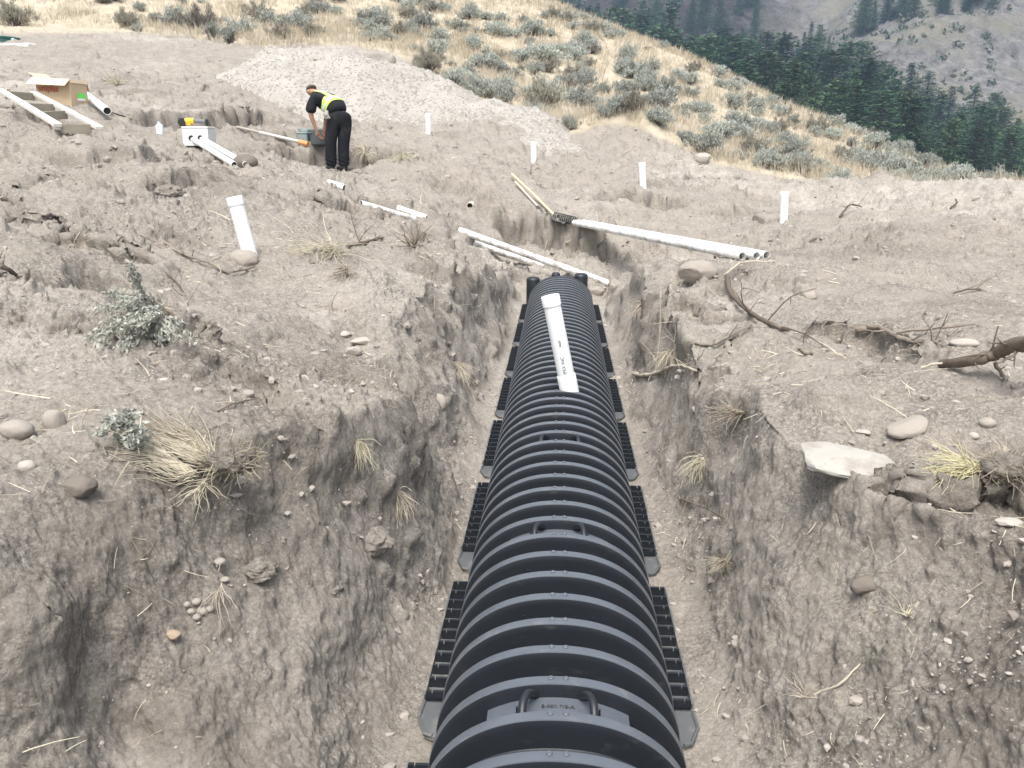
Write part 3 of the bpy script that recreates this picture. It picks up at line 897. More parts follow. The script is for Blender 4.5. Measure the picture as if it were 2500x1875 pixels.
while cnt < 235 and tries < 9000:
    tries += 1
    a = rgt.uniform(-7, 33); r = 205 * (440 / 205) ** rgt.uniform(0, 1)
    x, y = r * math.sin(R(a)), r * math.cos(R(a))
    dens = .75 * math.exp(-(r - 205) / 55) + .20 + (.65 if a < 13 else 0)
    if fbm(np.array(x * .018), np.array(y * .018), oct=2, seed=301) < .25 - dens * .9: continue
    far = r > 262
    place_tree(x, y, rgt.uniform(8, 17), ['fir', 'spire', 'fir', 'ponderosa'][int(rgt.integers(0, 4))],
               'small hazy conifer scattered high on the grey mountainside' if far else 'blue-grey conifer at the foot of the mountainside',
               'conifers on the mountainside', rgt.uniform(1.0, 1.5))
    cnt += 1
# scrub on the mountainside
C = []; U = []; W = []; T = []
for k in range(2200):
    a = rgt.uniform(-7, 34); r = 225 * (460 / 225) ** rgt.uniform(0, 1)
    x, y = r * math.sin(R(a)), r * math.cos(R(a))
    if fbm(np.array(x * .03), np.array(y * .03), oct=3, seed=311) < -.12: continue
    s = rgt.uniform(.5, 1.6); z = float(mz(np.array(x), np.array(y)))
    for q in range(14):
        C.append(np.array([x, y, z + .35 * s]) + rgt.normal(0, .42, 3) * s); u = unit(rgt.normal(0, 1, 3)); U.append(u * .38 * s); W.append(unit(np.cross(u, rgt.normal(0, 1, 3))) * .28 * s); T.append(rgt.uniform(0, 1))
m_scrub = leaf_mat('scrub_leaves', (.06, .075, .05), (.14, .15, .10), transl=0)
tag(link('scrub', quads_mesh('scrub', np.array(C), np.array(U), np.array(W), np.array(T), m_scrub, .8)), 'low dark scrub dotted over the mountainside', 'scrub', kind='stuff')

# ------------------------------------------------------------------ sagebrush
m_sage = leaf_mat('sagebrush_leaves', (.25, .262, .23), (.52, .545, .49), transl=.12, objvar=.22)
m_dry = leaf_mat('dry_brush', (.20, .185, .15), (.36, .34, .28), transl=.1, objvar=.2)
m_twig = mat_simple('grey_twigs', (.13, .105, .085), .9, .4, 12)
def sagebrush(seed, spread=1.0, tall=.8, dry=False, n=2600):
    rg = np.random.default_rng(seed)
    tw = MB(); C = []; U = []; W = []; T = []
    nst = 15
    heads = []
    for k in range(nst):
        an = 6.283 * k / nst + rg.uniform(-.3, .3); t = rg.uniform(.15, 1) ** .7
        tip = np.array([math.cos(an) * t * spread * .8, math.sin(an) * t * spread * .8, tall * (1 - .5 * t * t) * rg.uniform(.65, 1.05)])
        mid = tip * np.array([.4, .4, .45]) + rg.normal(0, .05, 3)
        tw.tube([(0, 0, -.05), mid, tip * .9], [.035, .02, .006], 5, cap=False)
        for q in range(4):
            h = mid + (tip - mid) * rg.uniform(.3, 1) + rg.normal(0, .16, 3) * np.array([1, 1, .7])
            tw.tube([mid + (tip - mid) * .3, h], [.012, .004], 4, cap=False)
            heads.append((h, rg.uniform(.12, .24)))
    heads = [h for h in heads if h[0][2] > .08]
    per = n // len(heads)
    for h, s in heads:
        od = unit(h + np.array([0, 0, .25]))
        for q in range(per):
            dlt = rg.normal(0, 1, 3); dlt *= s * rg.uniform(.3, 1) / (np.linalg.norm(dlt) + 1e-6)
            p = h + dlt * np.array([1, 1, .85])
            if p[2] < .02: continue
            u = unit(od * .7 + rg.normal(0, .55, 3) + np.array([0, 0, .55]))
            L_ = rg.uniform(.035, .075) * (1.5 if dry else 1); 
            w_ = unit(np.cross(u, rg.normal(0, 1, 3)))
            C.append(p); U.append(u * L_); W.append(w_ * L_ * (.14 if dry else .33)); T.append(np.clip(rg.normal(.5, .25), 0, 1))
    return quads_mesh('foliage', np.array(C), np.array(U), np.array(W), np.array(T), m_dry if dry else m_sage, .6), tw
SAGE = []
for s, (sp_, ta, dr) in enumerate(((1.0, .8, False), (.9, 1.0, False), (1.15, .7, False), (.95, .85, True), (1.0, .95, False))):
    fm, tw = sagebrush(500 + s, sp_, ta, dr)
    t = tw.build('stems', m_twig, None); tm = t.data; bpy.data.objects.remove(t)
    SAGE.append((fm, tm))
def place_sage(P_, wid, k, label, group='sagebrush shrubs on the dry slope', hs_=1.0):
    o = bpy.data.objects.new('sagebrush', None); COL.objects.link(o)
    o.location = P_; o.rotation_euler = (0, 0, random.uniform(0, 6.28))
    s = wid / 2; o.scale = (s, s, s * hs_)
    tag(o, label, 'shrub', group)
    link('foliage', SAGE[k][0], o); link('stems', SAGE[k][1], o)
SHR = [(713,47,90),(923,39,85),(975,71,55),(1035,52,68),(1147,30,58),(997,9,50),(1083,13,42),(1216,64,72),(1254,77,42),(1048,142,100),(1108,193,90),(1173,142,78),(1155,101,45),
 (1254,133,35),(1332,116,110),(1323,225,135),(1417,235,100),(1426,193,62),(1443,112,55),(1233,232,75),(1300,70,60),(1423,176,58),(1441,117,45),(1529,135,52),(1553,170,62),(1600,229,115),(1588,159,55),
 (1688,194,34),(1805,305,84),(1717,288,44),(1846,258,62),(1900,305,55),(1935,294,44),(1940,347,60),(2052,376,62),(2134,388,70),(2080,347,42),(2240,447,85),(2146,447,62),(2310,423,50),(2399,435,50),
 (1952,405,90),(1605,317,72),(1700,353,60),(1482,288,58),(1390,300,60),(309,45,70),(497,45,120),(430,40,90),(560,85,60),(637,30,76),(35,30,110),(335,66,40),(424,58,40),(590,60,70),(520,75,55),(1860,400,60),(2050,440,70),(2350,455,50),(2440,460,45),(2180,420,50),
 (1350,30,45),(1400,60,40),(1480,80,38),(1620,110,34),(1700,160,36),(1760,200,40),(1830,235,40),(1905,270,44),(1990,320,44),(2110,370,40),(2200,395,46),(2280,430,44)]
names = {(1323,225,135): 'dark open sagebrush with bare twigs at the foot of the slope, the broadest one',
         (1332,116,110): 'tall pale green sagebrush rising above the broad dark one',
         (1417,235,100): 'bushy silver-green sagebrush right of the broad dark one',
         (713,47,90): 'round grey-green sagebrush at the top edge, beyond the gravel heap',
         (923,39,85): 'rounded sagebrush on golden grass straight above the gravel heap',
         (1600,229,115): 'wide sagebrush in the golden grass halfway to the crest',
         (1805,305,84): 'dark low sagebrush near the crest under the pointed fir',
         (2240,447,85): 'domed silvery sagebrush standing just behind the sand ridge',
         (2134,388,70): 'pale domed sagebrush against the fullest green pine',
         (497,45,120): 'wide grey thicket of sagebrush above the cut edge of the dug soil',
         (35,30,110): 'tall brownish brush over the cut edge near the green tank lid',
         (1952,405,90): 'grey scraggly brush on the edge of the sand, below the crest'}
for px, py, wpx in SHR:
    q = march(gz, px, py + .30 * wpx, 18.3)
    if q is None: continue
    q[2] = float(gz(q[0], q[1]))
    zc = (q - CAM) @ CF
    wid = wpx * zc / FPX
    k = 3 if (px, py, wpx) in ((35,30,110),(1952,405,90),(497,45,120)) or random.random() < .14 else random.choice((0, 1, 2, 4))
    lb = names.get((px, py, wpx)) or ('grey-green sagebrush shrub on the golden slope' if wpx >= 52 else 'small sagebrush shrub dotted on the golden slope')
    place_sage(q - np.array([0, 0, .03]), wid * (1.22 if wpx < 80 else 1.05), k, lb, hs_=1.1)
cnt = 0
while cnt < 225:
    px = rgt.uniform(250, 2500); py = rgt.uniform(2, 470)
    if py > np.interp(px, bp[:, 0], bp[:, 1]) - 12: continue
    q = march(gz, px, py, 18.3)
    if q is None or np.hypot(q[0], q[1]) > 58: continue
    q[2] = float(gz(q[0], q[1]))
    place_sage(q - np.array([0, 0, .03]), rgt.uniform(.4, 1.25), int(rgt.choice([0, 1, 2, 3, 4])), 'small sagebrush shrub dotted on the golden slope')
    cnt += 1

# ------------------------------------------------------------------ dry grass
m_grass = leaf_mat('dry_grass', (.40, .345, .25), (.62, .565, .455), transl=.2, objvar=0)
def blades(pts, rg, n, hgt, spread, lean=.5, wid=.006):
    k = len(pts)
    P_ = np.repeat(pts, n, 0); m = len(P_)
    hh = np.repeat(hgt, n) * rg.uniform(.5, 1.15, m)
    an = rg.uniform(0, 6.283, m); off = np.abs(rg.normal(0, spread, m))
    P_ = P_ + np.stack([np.cos(an) * off, np.sin(an) * off, np.zeros(m)], 1)
    d = np.stack([np.cos(an) * rg.uniform(0, lean, m), np.sin(an) * rg.uniform(0, lean, m), np.ones(m)], 1)
    d = unit(d + rg.normal(0, .15, (m, 3))); U_ = d * hh[:, None] * .5
    W_ = unit(np.cross(d, rg.normal(0, 1, (m, 3)))) * (wid * (.6 + .8 * rg.random(m)))[:, None]
    return P_ + U_ * .95, U_, W_
rg = np.random.default_rng(77)
pts = []; 
az_ = rg.uniform(R(-36), R(36), 60000) - YAW; rr_ = 17.5 * (60 / 17.5) ** rg.random(60000)
X_, Y_ = rr_ * np.sin(az_), rr_ * np.cos(az_); Z_ = gz(X_, Y_)
a1, b1, c1 = project(np.stack([X_, Y_, Z_], 1))
ok = (b1 < np.interp(a1, bp[:, 0], bp[:, 1]) + rg.normal(0, 5, len(a1))) & (b1 > -60) & (fbm(X_ * .9, Y_ * .9, oct=2, seed=401) > rg.uniform(-.6, .25, len(a1)))
pts = np.stack([X_, Y_, Z_ - .01], 1)[ok]
rr_ = rr_[ok]
C, U, W = blades(pts, rg, 7, rg.uniform(.16, .42, len(pts)), .07, .7, .0055)
tint = np.clip(np.repeat(.5 + .5 * fbm(pts[:, 0] * .35, pts[:, 1] * .35, oct=3, seed=405), 7) + rg.normal(0, .18, len(C)), 0, 1)
W = W * np.repeat(rr_ / 22, 7)[:, None]
tag(link('dry_grass', quads_mesh('dry_grass', C, U, W, tint, m_grass, .8)), 'golden dry grass covering the hillside', 'grass', kind='stuff')
# ------------------------------------------------------------------ loose soil, pebbles, straw and roots on the dug ground
rg = np.random.default_rng(5)
def ico_lumps(pos, size, rg, flat=.7):
    """one lumpy low stone per row, merged"""
    import bmesh
    bm = bmesh.new(); bmesh.ops.create_icosphere(bm, subdivisions=1, radius=1)
    v0 = np.array([v.co[:] for v in bm.verts]); f0 = np.array([[v.index for v in f.verts] for f in bm.faces]); bm.free()
    k = len(pos); nv = len(v0)
    V = np.repeat(v0[None], k, 0) * (1 + rg.normal(0, .20, (k, nv, 1)))
    V = V * (np.stack([rg.uniform(.7, 1.3, k), rg.uniform(.7, 1.3, k), rg.uniform(.5, .95, k) * flat / .7], 1)[:, None, :])
    an = rg.uniform(0, 6.28, k); c, s_ = np.cos(an)[:, None], np.sin(an)[:, None]
    x = V[..., 0] * c - V[..., 1] * s_; y = V[..., 0] * s_ + V[..., 1] * c
    V = np.stack([x, y, V[..., 2]], -1) * size[:, None, None] + pos[:, None, :]
    F = (f0[None] + (np.arange(k) * nv)[:, None, None]).reshape(-1, 3)
    return V.reshape(-1, 3), F, nv
def scatter(n, r0, r1, rg, a0=-37, a1=36, power=1.0):
    az_ = rg.uniform(R(a0), R(a1), n) - YAW; r_ = r0 * (r1 / r0) ** (rg.random(n) ** power)
    x, y = r_ * np.sin(az_), r_ * np.cos(az_)
    return x, y, gz(x, y), r_
def in_chamber(x, y): return (np.abs(x) < .48) & (y < Y_END + .25)
m_clod = leaf_mat('soil_clods', (.21, .187, .16), (.42, .385, .34), rough=.95, transl=0, objvar=0)
x, y, z, r_ = scatter(34000, 1.25, 24, rg)
dens = fbm(x * .9, y * .9, oct=3, seed=81)
px_, py_, pz_ = project(np.stack([x, y, z], 1))
keep = (dens > rg.uniform(-.75, .35, len(x))) & ~in_chamber(x, y) & (py_ > np.interp(px_, bp[:, 0], bp[:, 1]) + 4)
x, y, z, r_ = x[keep], y[keep], z[keep], r_[keep]
size = (.0022 + .0016 * r_ ** .8) * (.6 + 2.7 * rg.random(len(x)) ** 9)
V, F, nv = ico_lumps(np.stack([x, y, z - size * .05], 1), size, rg)
me = mesh_np('soil_clods', V, F, m_clod, False)
t = np.clip(rg.normal(.5, .17, len(x)), 0, 1); t = np.where(rg.random(len(x)) < .12, .08, t); t = np.where(rg.random(len(x)) < .02, 1, t)
add_color(me, 'tint', np.repeat(np.stack([t] * 3, 1), nv, 0))
tag(link('soil_clods', me), 'loose clods and small pebbles strewn over the dug soil', 'clods', kind='stuff')

# straw, root threads and twigs lying about: bent thin strips
def strands(P_, D_, N_, L_, wd, rg, bend=.35, seg=3):
    """bent flat ribbons from P_ along D_, N_ is the way they bend"""
    k = len(P_); S = unit(np.cross(D_, N_)); tt = np.linspace(0, 1, seg + 1)
    sb = rg.normal(0, bend, k); nb = rg.normal(0, bend * .5, k) - bend * .2
    V = []
    for t in tt:
        c = P_ + D_ * (L_ * t)[:, None] + S * (L_ * sb * t * t)[:, None] + N_ * (L_ * nb * t * t)[:, None]
        w_ = S * (wd * (1 - .6 * t))[:, None] + N_ * (wd * .5)[:, None]
        V += [c - w_, c + w_]
    V = np.stack(V, 1); m = 2 * (seg + 1)
    f = np.concatenate([np.array([[2 * i, 2 * i + 1, 2 * i + 3, 2 * i + 2]]) for i in range(seg)])
    return V.reshape(-1, 3), (f[None] + (np.arange(k) * m)[:, None, None]).reshape(-1, 4), m
def normal_at(x, y):
    e = .02 + .004 * np.hypot(x, y)
    gx_ = (gz(x + e, y) - gz(x - e, y)) / (2 * e); gy_ = (gz(x, y + e) - gz(x, y - e)) / (2 * e)
    return unit(np.stack([-gx_, -gy_, np.ones_like(gx_)], 1))
m_straw = leaf_mat('straw', (.22, .18, .13), (.66, .60, .47), rough=.8, transl=.1, objvar=0)
x, y, z, r_ = scatter(8200, 1.25, 14, rg)
dens = fbm(x * 1.3, y * 1.3, oct=3, seed=421) + .25 * ((np.abs(x) > .55) & (np.abs(x) < 1.5))
keep = (dens > rg.uniform(-.2, .65, len(x))) & ~in_chamber(x, y)
x, y, z, r_ = x[keep], y[keep], z[keep], r_[keep]
n_ = normal_at(x, y)
d = unit(np.cross(n_, rg.normal(0, 1, (len(x), 3)))); d = unit(d + n_ * np.abs(rg.normal(.05, .16, len(x)))[:, None])
L_ = rg.uniform(.012, .075, len(x)) * (1 + .07 * r_) * (1 + 1.6 * (rg.random(len(x)) < .08))
V, F, m = strands(np.stack([x, y, z], 1) + n_ * .006, d, n_, L_, .0007 * (.7 + .36 * r_) * rg.uniform(.6, 1.5, len(x)), rg)
me = mesh_np('straw_litter', V, F, m_straw, False)
t = np.where(rg.random(len(x)) < .5, rg.uniform(0, .3, len(x)), rg.uniform(.5, 1, len(x)))
add_color(me, 'tint', np.repeat(np.stack([t] * 3, 1), m, 0))
tag(link('straw_litter', me), 'dry straws and thin root threads strewn over the dug soil', 'straw', kind='stuff')

# fringe of fine roots hanging from the cut lips and scarps
slope_f = np.sqrt(np.clip(1 - nz * nz, 0, 1))
def fringe(n, seed):
    rg = np.random.default_rng(seed)
    zn = np.asarray(gz(GX, GY + .0)); 
    lip = (slope > .45) & (np.roll(slope, 6, 0) < .95) & (grass_m < .3) & (GZ > .34) & (RRg < 19) & (RRg > 1.3)
    # upper part of a steep face: ground a little further up is gentler
    up = np.roll(slope, -14, 0) < .40; sd = (np.roll(slope, 16, 1) < .38) | (np.roll(slope, -16, 1) < .38)
    lip &= up | sd
    lip &= fbm(GX * 2.1, GY * 2.1, oct=2, seed=431) > .02
    lip &= (fbm(GX * 2.1, GY * 2.1, oct=2, seed=431) > .22) | (RRg > 6)
    idx = np.argwhere(lip)
    wgt = RRg[lip] ** .6; wgt /= wgt.sum()
    pick = idx[rg.choice(len(idx), n, p=wgt)]
    i, j = pick[:, 0], pick[:, 1]
    P_ = np.stack([GX2[i, j], GY2[i, j], GZ2[i, j]], 1); N_ = np.stack([nx[i, j], ny[i, j], nz[i, j]], 1)
    D_ = unit(N_ * rg.uniform(.1, .8, (n, 1)) + np.array([0, 0, -1.0]) * rg.uniform(.2, 1, (n, 1)) + rg.normal(0, .3, (n, 3)))
    r_ = np.hypot(P_[:, 0], P_[:, 1])
    L_ = rg.uniform(.03, .13, n) * (1 + .06 * r_)
    return P_, D_, N_, L_, r_
P_, D_, N_, L_, r_ = fringe(2600, 9)
V, F, m = strands(P_, D_, N_, L_, .0008 * (.8 + .30 * r_), rg, .45)
me = mesh_np('root_threads', V, F, m_straw, False)
t = np.clip(rg.normal(.22, .22, len(P_)), 0, 1)
add_color(me, 'tint', np.repeat(np.stack([t] * 3, 1), m, 0))
tag(link('root_threads', me), 'fine root threads hanging out of the cut soil edges', 'roots', kind='stuff')

# haze: one closed box of even air round the camera and everything in view
hz = MB(); hz.box((170, 255, 70), (760, 640, 190))
m_hz = bpy.data.materials.new('haze'); m_hz.use_nodes = True
N = m_hz.node_tree.nodes; L = m_hz.node_tree.links
N.remove(N['Principled BSDF'])
pv = N.new('ShaderNodeVolumePrincipled'); pv.inputs['Color'].default_value = (.52, .74, 1, 1); pv.inputs['Density'].default_value = .00065; pv.inputs['Anisotropy'].default_value = .2
L.new(pv.outputs[0], N['Material Output'].inputs['Volume'])
tag(hz.build('haze', m_hz), 'thin bluish air between the camera and the mountainside', 'haze', kind='stuff')
# ------------------------------------------------------------------ helpers for placing things
def hit_h(px, py, h): return march(lambda x, y: gz(x, y) + h, px, py)
def at_y(px, py, y):
    d = ray(px, py); return CAM + d * ((y - CAM[1]) / d[1])
def V3(p): return Vector([float(c) for c in p])
def px_w(P_, wpx): return float(((np.array(P_) - CAM) @ CF) * wpx / FPX)

m_pvc = mat_simple('white_pvc', (.80, .82, .82), .35, .02, 4, .45, dirt=(.46, .42, .37), dirt_amt=.22, dirt_scale=9)
m_pvc_dirty = mat_simple('muddy_white_pvc', (.76, .77, .75), .5, .05, 6, .35, dirt=(.30, .26, .22), dirt_amt=.75, dirt_scale=8)
m_bore_shade = mat_simple('painted_bore_shade', (.05, .045, .04), .9, .1)  # dark discs paint the shade inside open pipe ends
m_ink = mat_simple('black_ink', (.02, .02, .022), .7, .1)
m_wood = mat_simple('grey_timber', (.30, .27, .215), .85, .22, 14, .2, dirt=(.26, .225, .18), dirt_amt=.35, dirt_scale=6, bump=.3)
m_handle = mat_simple('ash_handle', (.66, .54, .34), .6, .15, 10)
m_steel = mat_simple('worn_steel', (.16, .16, .165), .45, .3, 8, .5, metal=.5)
m_conc = mat_simple('pale_concrete', (.66, .66, .64), .9, .08, 9, .2, dirt=(.42, .39, .35), dirt_amt=.3)
m_card = mat_simple('cardboard', (.52, .40, .27), .85, .06, 6, .2)
m_cardin = mat_simple('cardboard_inside', (.62, .51, .37), .85, .05, 6, .2)
m_red = mat_simple('red_print', (.40, .09, .05), .8, .1)
m_lime = mat_simple('lime_sticker', (.12, .70, .10), .6, .05)
m_white = mat_simple('white_paper', (.82, .82, .80), .6, .03)
m_green = mat_simple('dark_green_plastic', (.018, .085, .075), .45, .2, 5, .5)
m_tote = mat_simple('grey_green_plastic', (.22, .27, .26), .5, .12, 5, .45, dirt=(.34, .31, .27), dirt_amt=.3)
m_tote2 = mat_simple('dark_grey_green_plastic', (.085, .105, .102), .5, .12, 5, .45)
m_yellow = mat_simple('tool_yellow', (.80, .50, .03), .45, .1)
m_rubber = mat_simple('black_rubber', (.025, .024, .022), .6, .2)
m_orange = mat_simple('orange_paint', (.75, .30, .12), .55, .12)

# ------------------------------------------------------------------ standpipes
def standpipe(pb, pt, r, label, y=None, h0=0.0, cap=True, coupling=False, lettering=False, group='white inspection standpipes'):
    B = at_z(*pb, h0) if y == 'z' else hit(*pb)
    T_ = at_y(*pt, B[1] + .0)
    ax = V3(T_ - B); Ln = ax.length
    root = empty('standpipe', V3(B)); root.rotation_euler = ax.to_track_quat('Z', 'Y').to_euler()
    tag(root, label, 'pipe', group)
    p = MB(); p.lathe([(r, -.25 if y != 'z' else -.03), (r, Ln - .01)], 32); p.build('pipe', m_pvc, root, smooth_=True)
    if cap:
        c = MB(); hc = r * 1.15
        c.lathe([(r * 1.01, Ln - hc), (r * 1.09, Ln - hc), (r * 1.09, Ln - .006), (r * 1.05, Ln), (0, Ln + .001)], 32); c.build('cap', m_pvc, root, angle=30)
    if coupling:
        c = MB(); c.lathe([(r * 1.13, -.03), (r * 1.13, .105), (r * 1.09, .112), (r * 1.0, .112)], 32); c.build('coupling', m_pvc, root, angle=30)
    return root, Ln
q0 = at_z(1390, 955, .355)
sp_root, Ln = standpipe((1390, 955), (1343, 722), .055, 'capped white standpipe with black lettering, rising from the crown of a chamber', 'z', .355, True, True)
# lettering runs up the side that faces the viewer, curved on to the pipe
def curved_text(body, size, z0, ang, r, mat, parent, name):
    cu = bpy.data.curves.new(name, 'FONT'); cu.body = body; cu.size = size; cu.align_y = 'CENTER'; cu.resolution_u = 3
    o = bpy.data.objects.new(name, cu); COL.objects.link(o)
    me = bpy.data.meshes.new_from_object(o.evaluated_get(bpy.context.evaluated_depsgraph_get())); bpy.data.objects.remove(o)
    for v in me.vertices:
        t = ang - v.co.y / r * -1 * -1
        a = ang + v.co.y / r * -1
        v.co = (math.cos(a) * (r + .0012), math.sin(a) * (r + .0012), z0 + v.co.x)
    me.materials.append(mat); return link(name, me, parent)
inv = sp_root.matrix_basis.inverted()
vl = (Vector(CAM) - Vector(sp_root.location)); vl = sp_root.rotation_euler.to_matrix().inverted() @ vl
fa = math.atan2(vl.y, vl.x)
curved_text('IPEX INC', .030, .13, fa - .05, .055, m_ink, sp_root, 'lettering')
curved_text('SDR 35', .017, .30, fa + .0, .055, m_ink, sp_root, 'lettering') if False else None
mk = MB()
for k in range(5): 
    for (u0, u1) in ((-.006, -.001), (.001, .006)):
        z_ = .315 + k * .009
        vs = [(math.cos(fa + u / .055) * .0562, math.sin(fa + u / .055) * .0562, z) for u, z in ((u0, z_), (u1, z_), (u1, z_ + .006), (u0, z_ + .006))]
        mk.add(vs, [(0, 1, 2, 3)])
mk.build('printed_mark', m_ink, sp_root)
curved_text('- - ---', .012, .52, fa + .12, .055, m_ink, sp_root, 'faint_print')
standpipe((612, 628), (571, 480), .055, 'white capped standpipe leaning beside a round stone on the bank', group='white inspection standpipes')
standpipe((1046, 326), (1046, 277), .055, 'white standpipe straight right of the bending worker, nearest the gravel heap')
standpipe((1303, 398), (1303, 345), .055, 'white standpipe just above the long wooden tool handles')
standpipe((1570, 454), (1567, 396), .055, 'white standpipe below the white stone at the edge of the grass')
standpipe((1913, 542), (1916, 468), .055, 'white standpipe on the sand, farthest to the right')

# ------------------------------------------------------------------ loose white pipes
def ground_pipe(a, b, r, label, mat=m_pvc, sink=0.0, name='pvc_pipe', group=None, off=0.0, open_end=False, cat='pipe'):
    A = hit_h(*a, r - sink); B = hit_h(*b, r - sink)
    if off:
        d = (B - A); n_ = np.array([d[1], -d[0], 0]); n_ /= np.linalg.norm(n_); A = A + n_ * off; B = B + n_ * off
    A, B = V3(A), V3(B); d = B - A
    root = empty(name, A); root.rotation_euler = d.to_track_quat('Z', 'Y').to_euler()
    tag(root, label, cat, group)
    p = MB(); p.pipe((0, 0, 0), (0, 0, d.length), r, r * .9, 24)
    root_p = p.build('pipe_wall', mat, root, angle=50)
    if open_end:
        for z in (.02, d.length - .02):
            k = MB(); k.lathe([(0, z), (r * .9, z)], 24); k.build('bore_shade_disc', m_bore_shade, root)
    return root
m_pvc_dusty = mat_simple('dusty_white_pvc', (.74, .745, .73), .5, .05, 6, .35, dirt=(.36, .32, .275), dirt_amt=.6, dirt_scale=7)
ground_pipe((1424, 543), (1872, 624), .042, 'white pipe lying at the back of the bundle of long pipes', m_pvc_dusty, .01, group='bundle of white pipes')
ground_pipe((1424, 543), (1866, 624), .042, 'white pipe in the middle of the bundle of long pipes', m_pvc_dusty, .01, group='bundle of white pipes', off=.088)
ground_pipe((1430, 543), (1850, 624), .042, 'white pipe at the front of the bundle of long pipes', m_pvc_dusty, .01, group='bundle of white pipes', off=.178)
ground_pipe((1120, 562), (1486, 692), .045, 'long muddy white pipe passing close behind the end cap', m_pvc_dirty, .02)
ground_pipe((1150, 592), (1325, 650), .042, 'half buried muddy white pipe below the long muddy one', m_pvc_dirty, .055)
ground_pipe((880, 497), (1012, 536), .042, 'muddy white pipe showing through the soil between two clods', m_pvc_dirty, .03)
ground_pipe((970, 508), (1040, 532), .04, 'short clean white pipe above the muddy pipe and twiggy dark bush', m_pvc, .03)
ground_pipe((800, 446), (840, 458), .045, 'short piece of white pipe in the ditch below the worker\'s boots', m_pvc, .04)
ground_pipe((204, 226), (262, 271), .055, 'white pipe with an open end poking out from behind the cardboard box', m_pvc, -.08, open_end=True)
# stub with its open end toward the viewer
q = hit_h(1147, 503, .05)
r_ = empty('pipe_stub', V3(q)); tag(r_, 'short beige pipe stub with its dark open end sticking out of the soil', 'pipe')
d = Vector((.06, 1, .14)).normalized(); r_.rotation_euler = d.to_track_quat('Z', 'Y').to_euler()
k = MB(); k.pipe((0, 0, 0), (0, 0, .55), .052, .043, 24); k.build('pipe_wall', mat_simple('beige_pvc', (.62, .56, .47), .5, .08), r_, angle=50)
k = MB(); k.lathe([(0, .03), (.043, .03)], 24); k.build('bore_shade_disc', m_bore_shade, r_)

# ------------------------------------------------------------------ tools by the pipe bundle
A, B = V3(hit_h(1249, 424, .10)), V3(hit_h(1352, 524, .05))
o = empty('shovel', A); tag(o, 'shovel with a pale yellow wooden handle lying by the pipe bundle', 'shovel')
k = MB(); k.tube([(0, 0, 0), (B - A) * .5 + Vector((0, 0, .01)), B - A], [.017, .017, .019], 10); k.build('handle', m_handle, o, smooth_=True)
d = (B - A).normalized(); s_ = d.cross(Vector((0, 0, 1))).normalized(); n_ = s_.cross(d)
bl = []; nu = 9
for i in range(8):
    t = i / 7; wd = .115 * (1 - max(0, t - .55) ** 2 * 3.2) * min(1, .55 + t * 1.6)
    for j in range(nu):
        u = j / (nu - 1) * 2 - 1
        bl.append((B - A) + d * (.30 * t) + s_ * (u * wd) + n_ * (u * u * .030 - .02 * math.sin(t * 3)))
V_ = bl + [p - n_ * .003 for p in bl]; m_ = len(bl)
f_ = [(i * nu + j, i * nu + j + 1, (i + 1) * nu + j + 1, (i + 1) * nu + j) for i in range(7) for j in range(nu - 1)]
k = MB(); k.add(V_, f_ + [tuple(m_ + i for i in q[::-1]) for q in f_]); k.build('blade', m_steel, o, smooth_=True)
A, B = V3(hit_h(1258, 444, .08)), V3(hit_h(1312, 503, .05)); C_ = V3(hit_h(1331, 527, .03))
o = empty('hoe', A); tag(o, 'long handled hoe with a bent steel neck beside the shovel', 'hoe')
k = MB(); k.tube([(0, 0, 0), B - A], [.017, .018], 10); k.build('handle', mat_simple('grey_handle', (.50, .45, .38), .7, .15), o, smooth_=True)
d = (B - A).normalized(); dn = C_ - A
k = MB(); k.tube([B - A, (B - A) * 1.10 + Vector((.01, 0, .01)), (B - A).lerp(dn, .6) + d * .12, dn], [.016, .013, .011, .010], 8); k.build('neck', m_steel, o, smooth_=True)
k = MB(); k.box(dn + Vector((.05, -.02, -.01)), (.17, .012, .11), None, .004); k.build('blade', m_steel, o)
A, B = V3(hit_h(1354, 528, .06)), V3(hit_h(1410, 541, .06))
o = empty('coil_spring', A); tag(o, 'black coil of corrugated tube lying at the end of the white pipe bundle', 'coil')
pts = []; d = B - A; u = d.normalized().orthogonal().normalized(); v = d.normalized().cross(u)
for i in range(12 * 14 + 1):
    t = i / (12 * 14); a = t * 12 * 6.2832; pts.append(d * t + (u * math.cos(a) + v * math.sin(a)) * .058)
k = MB(); k.tube(pts, .0075, 5); k.build('coil', m_rubber, o, smooth_=True)

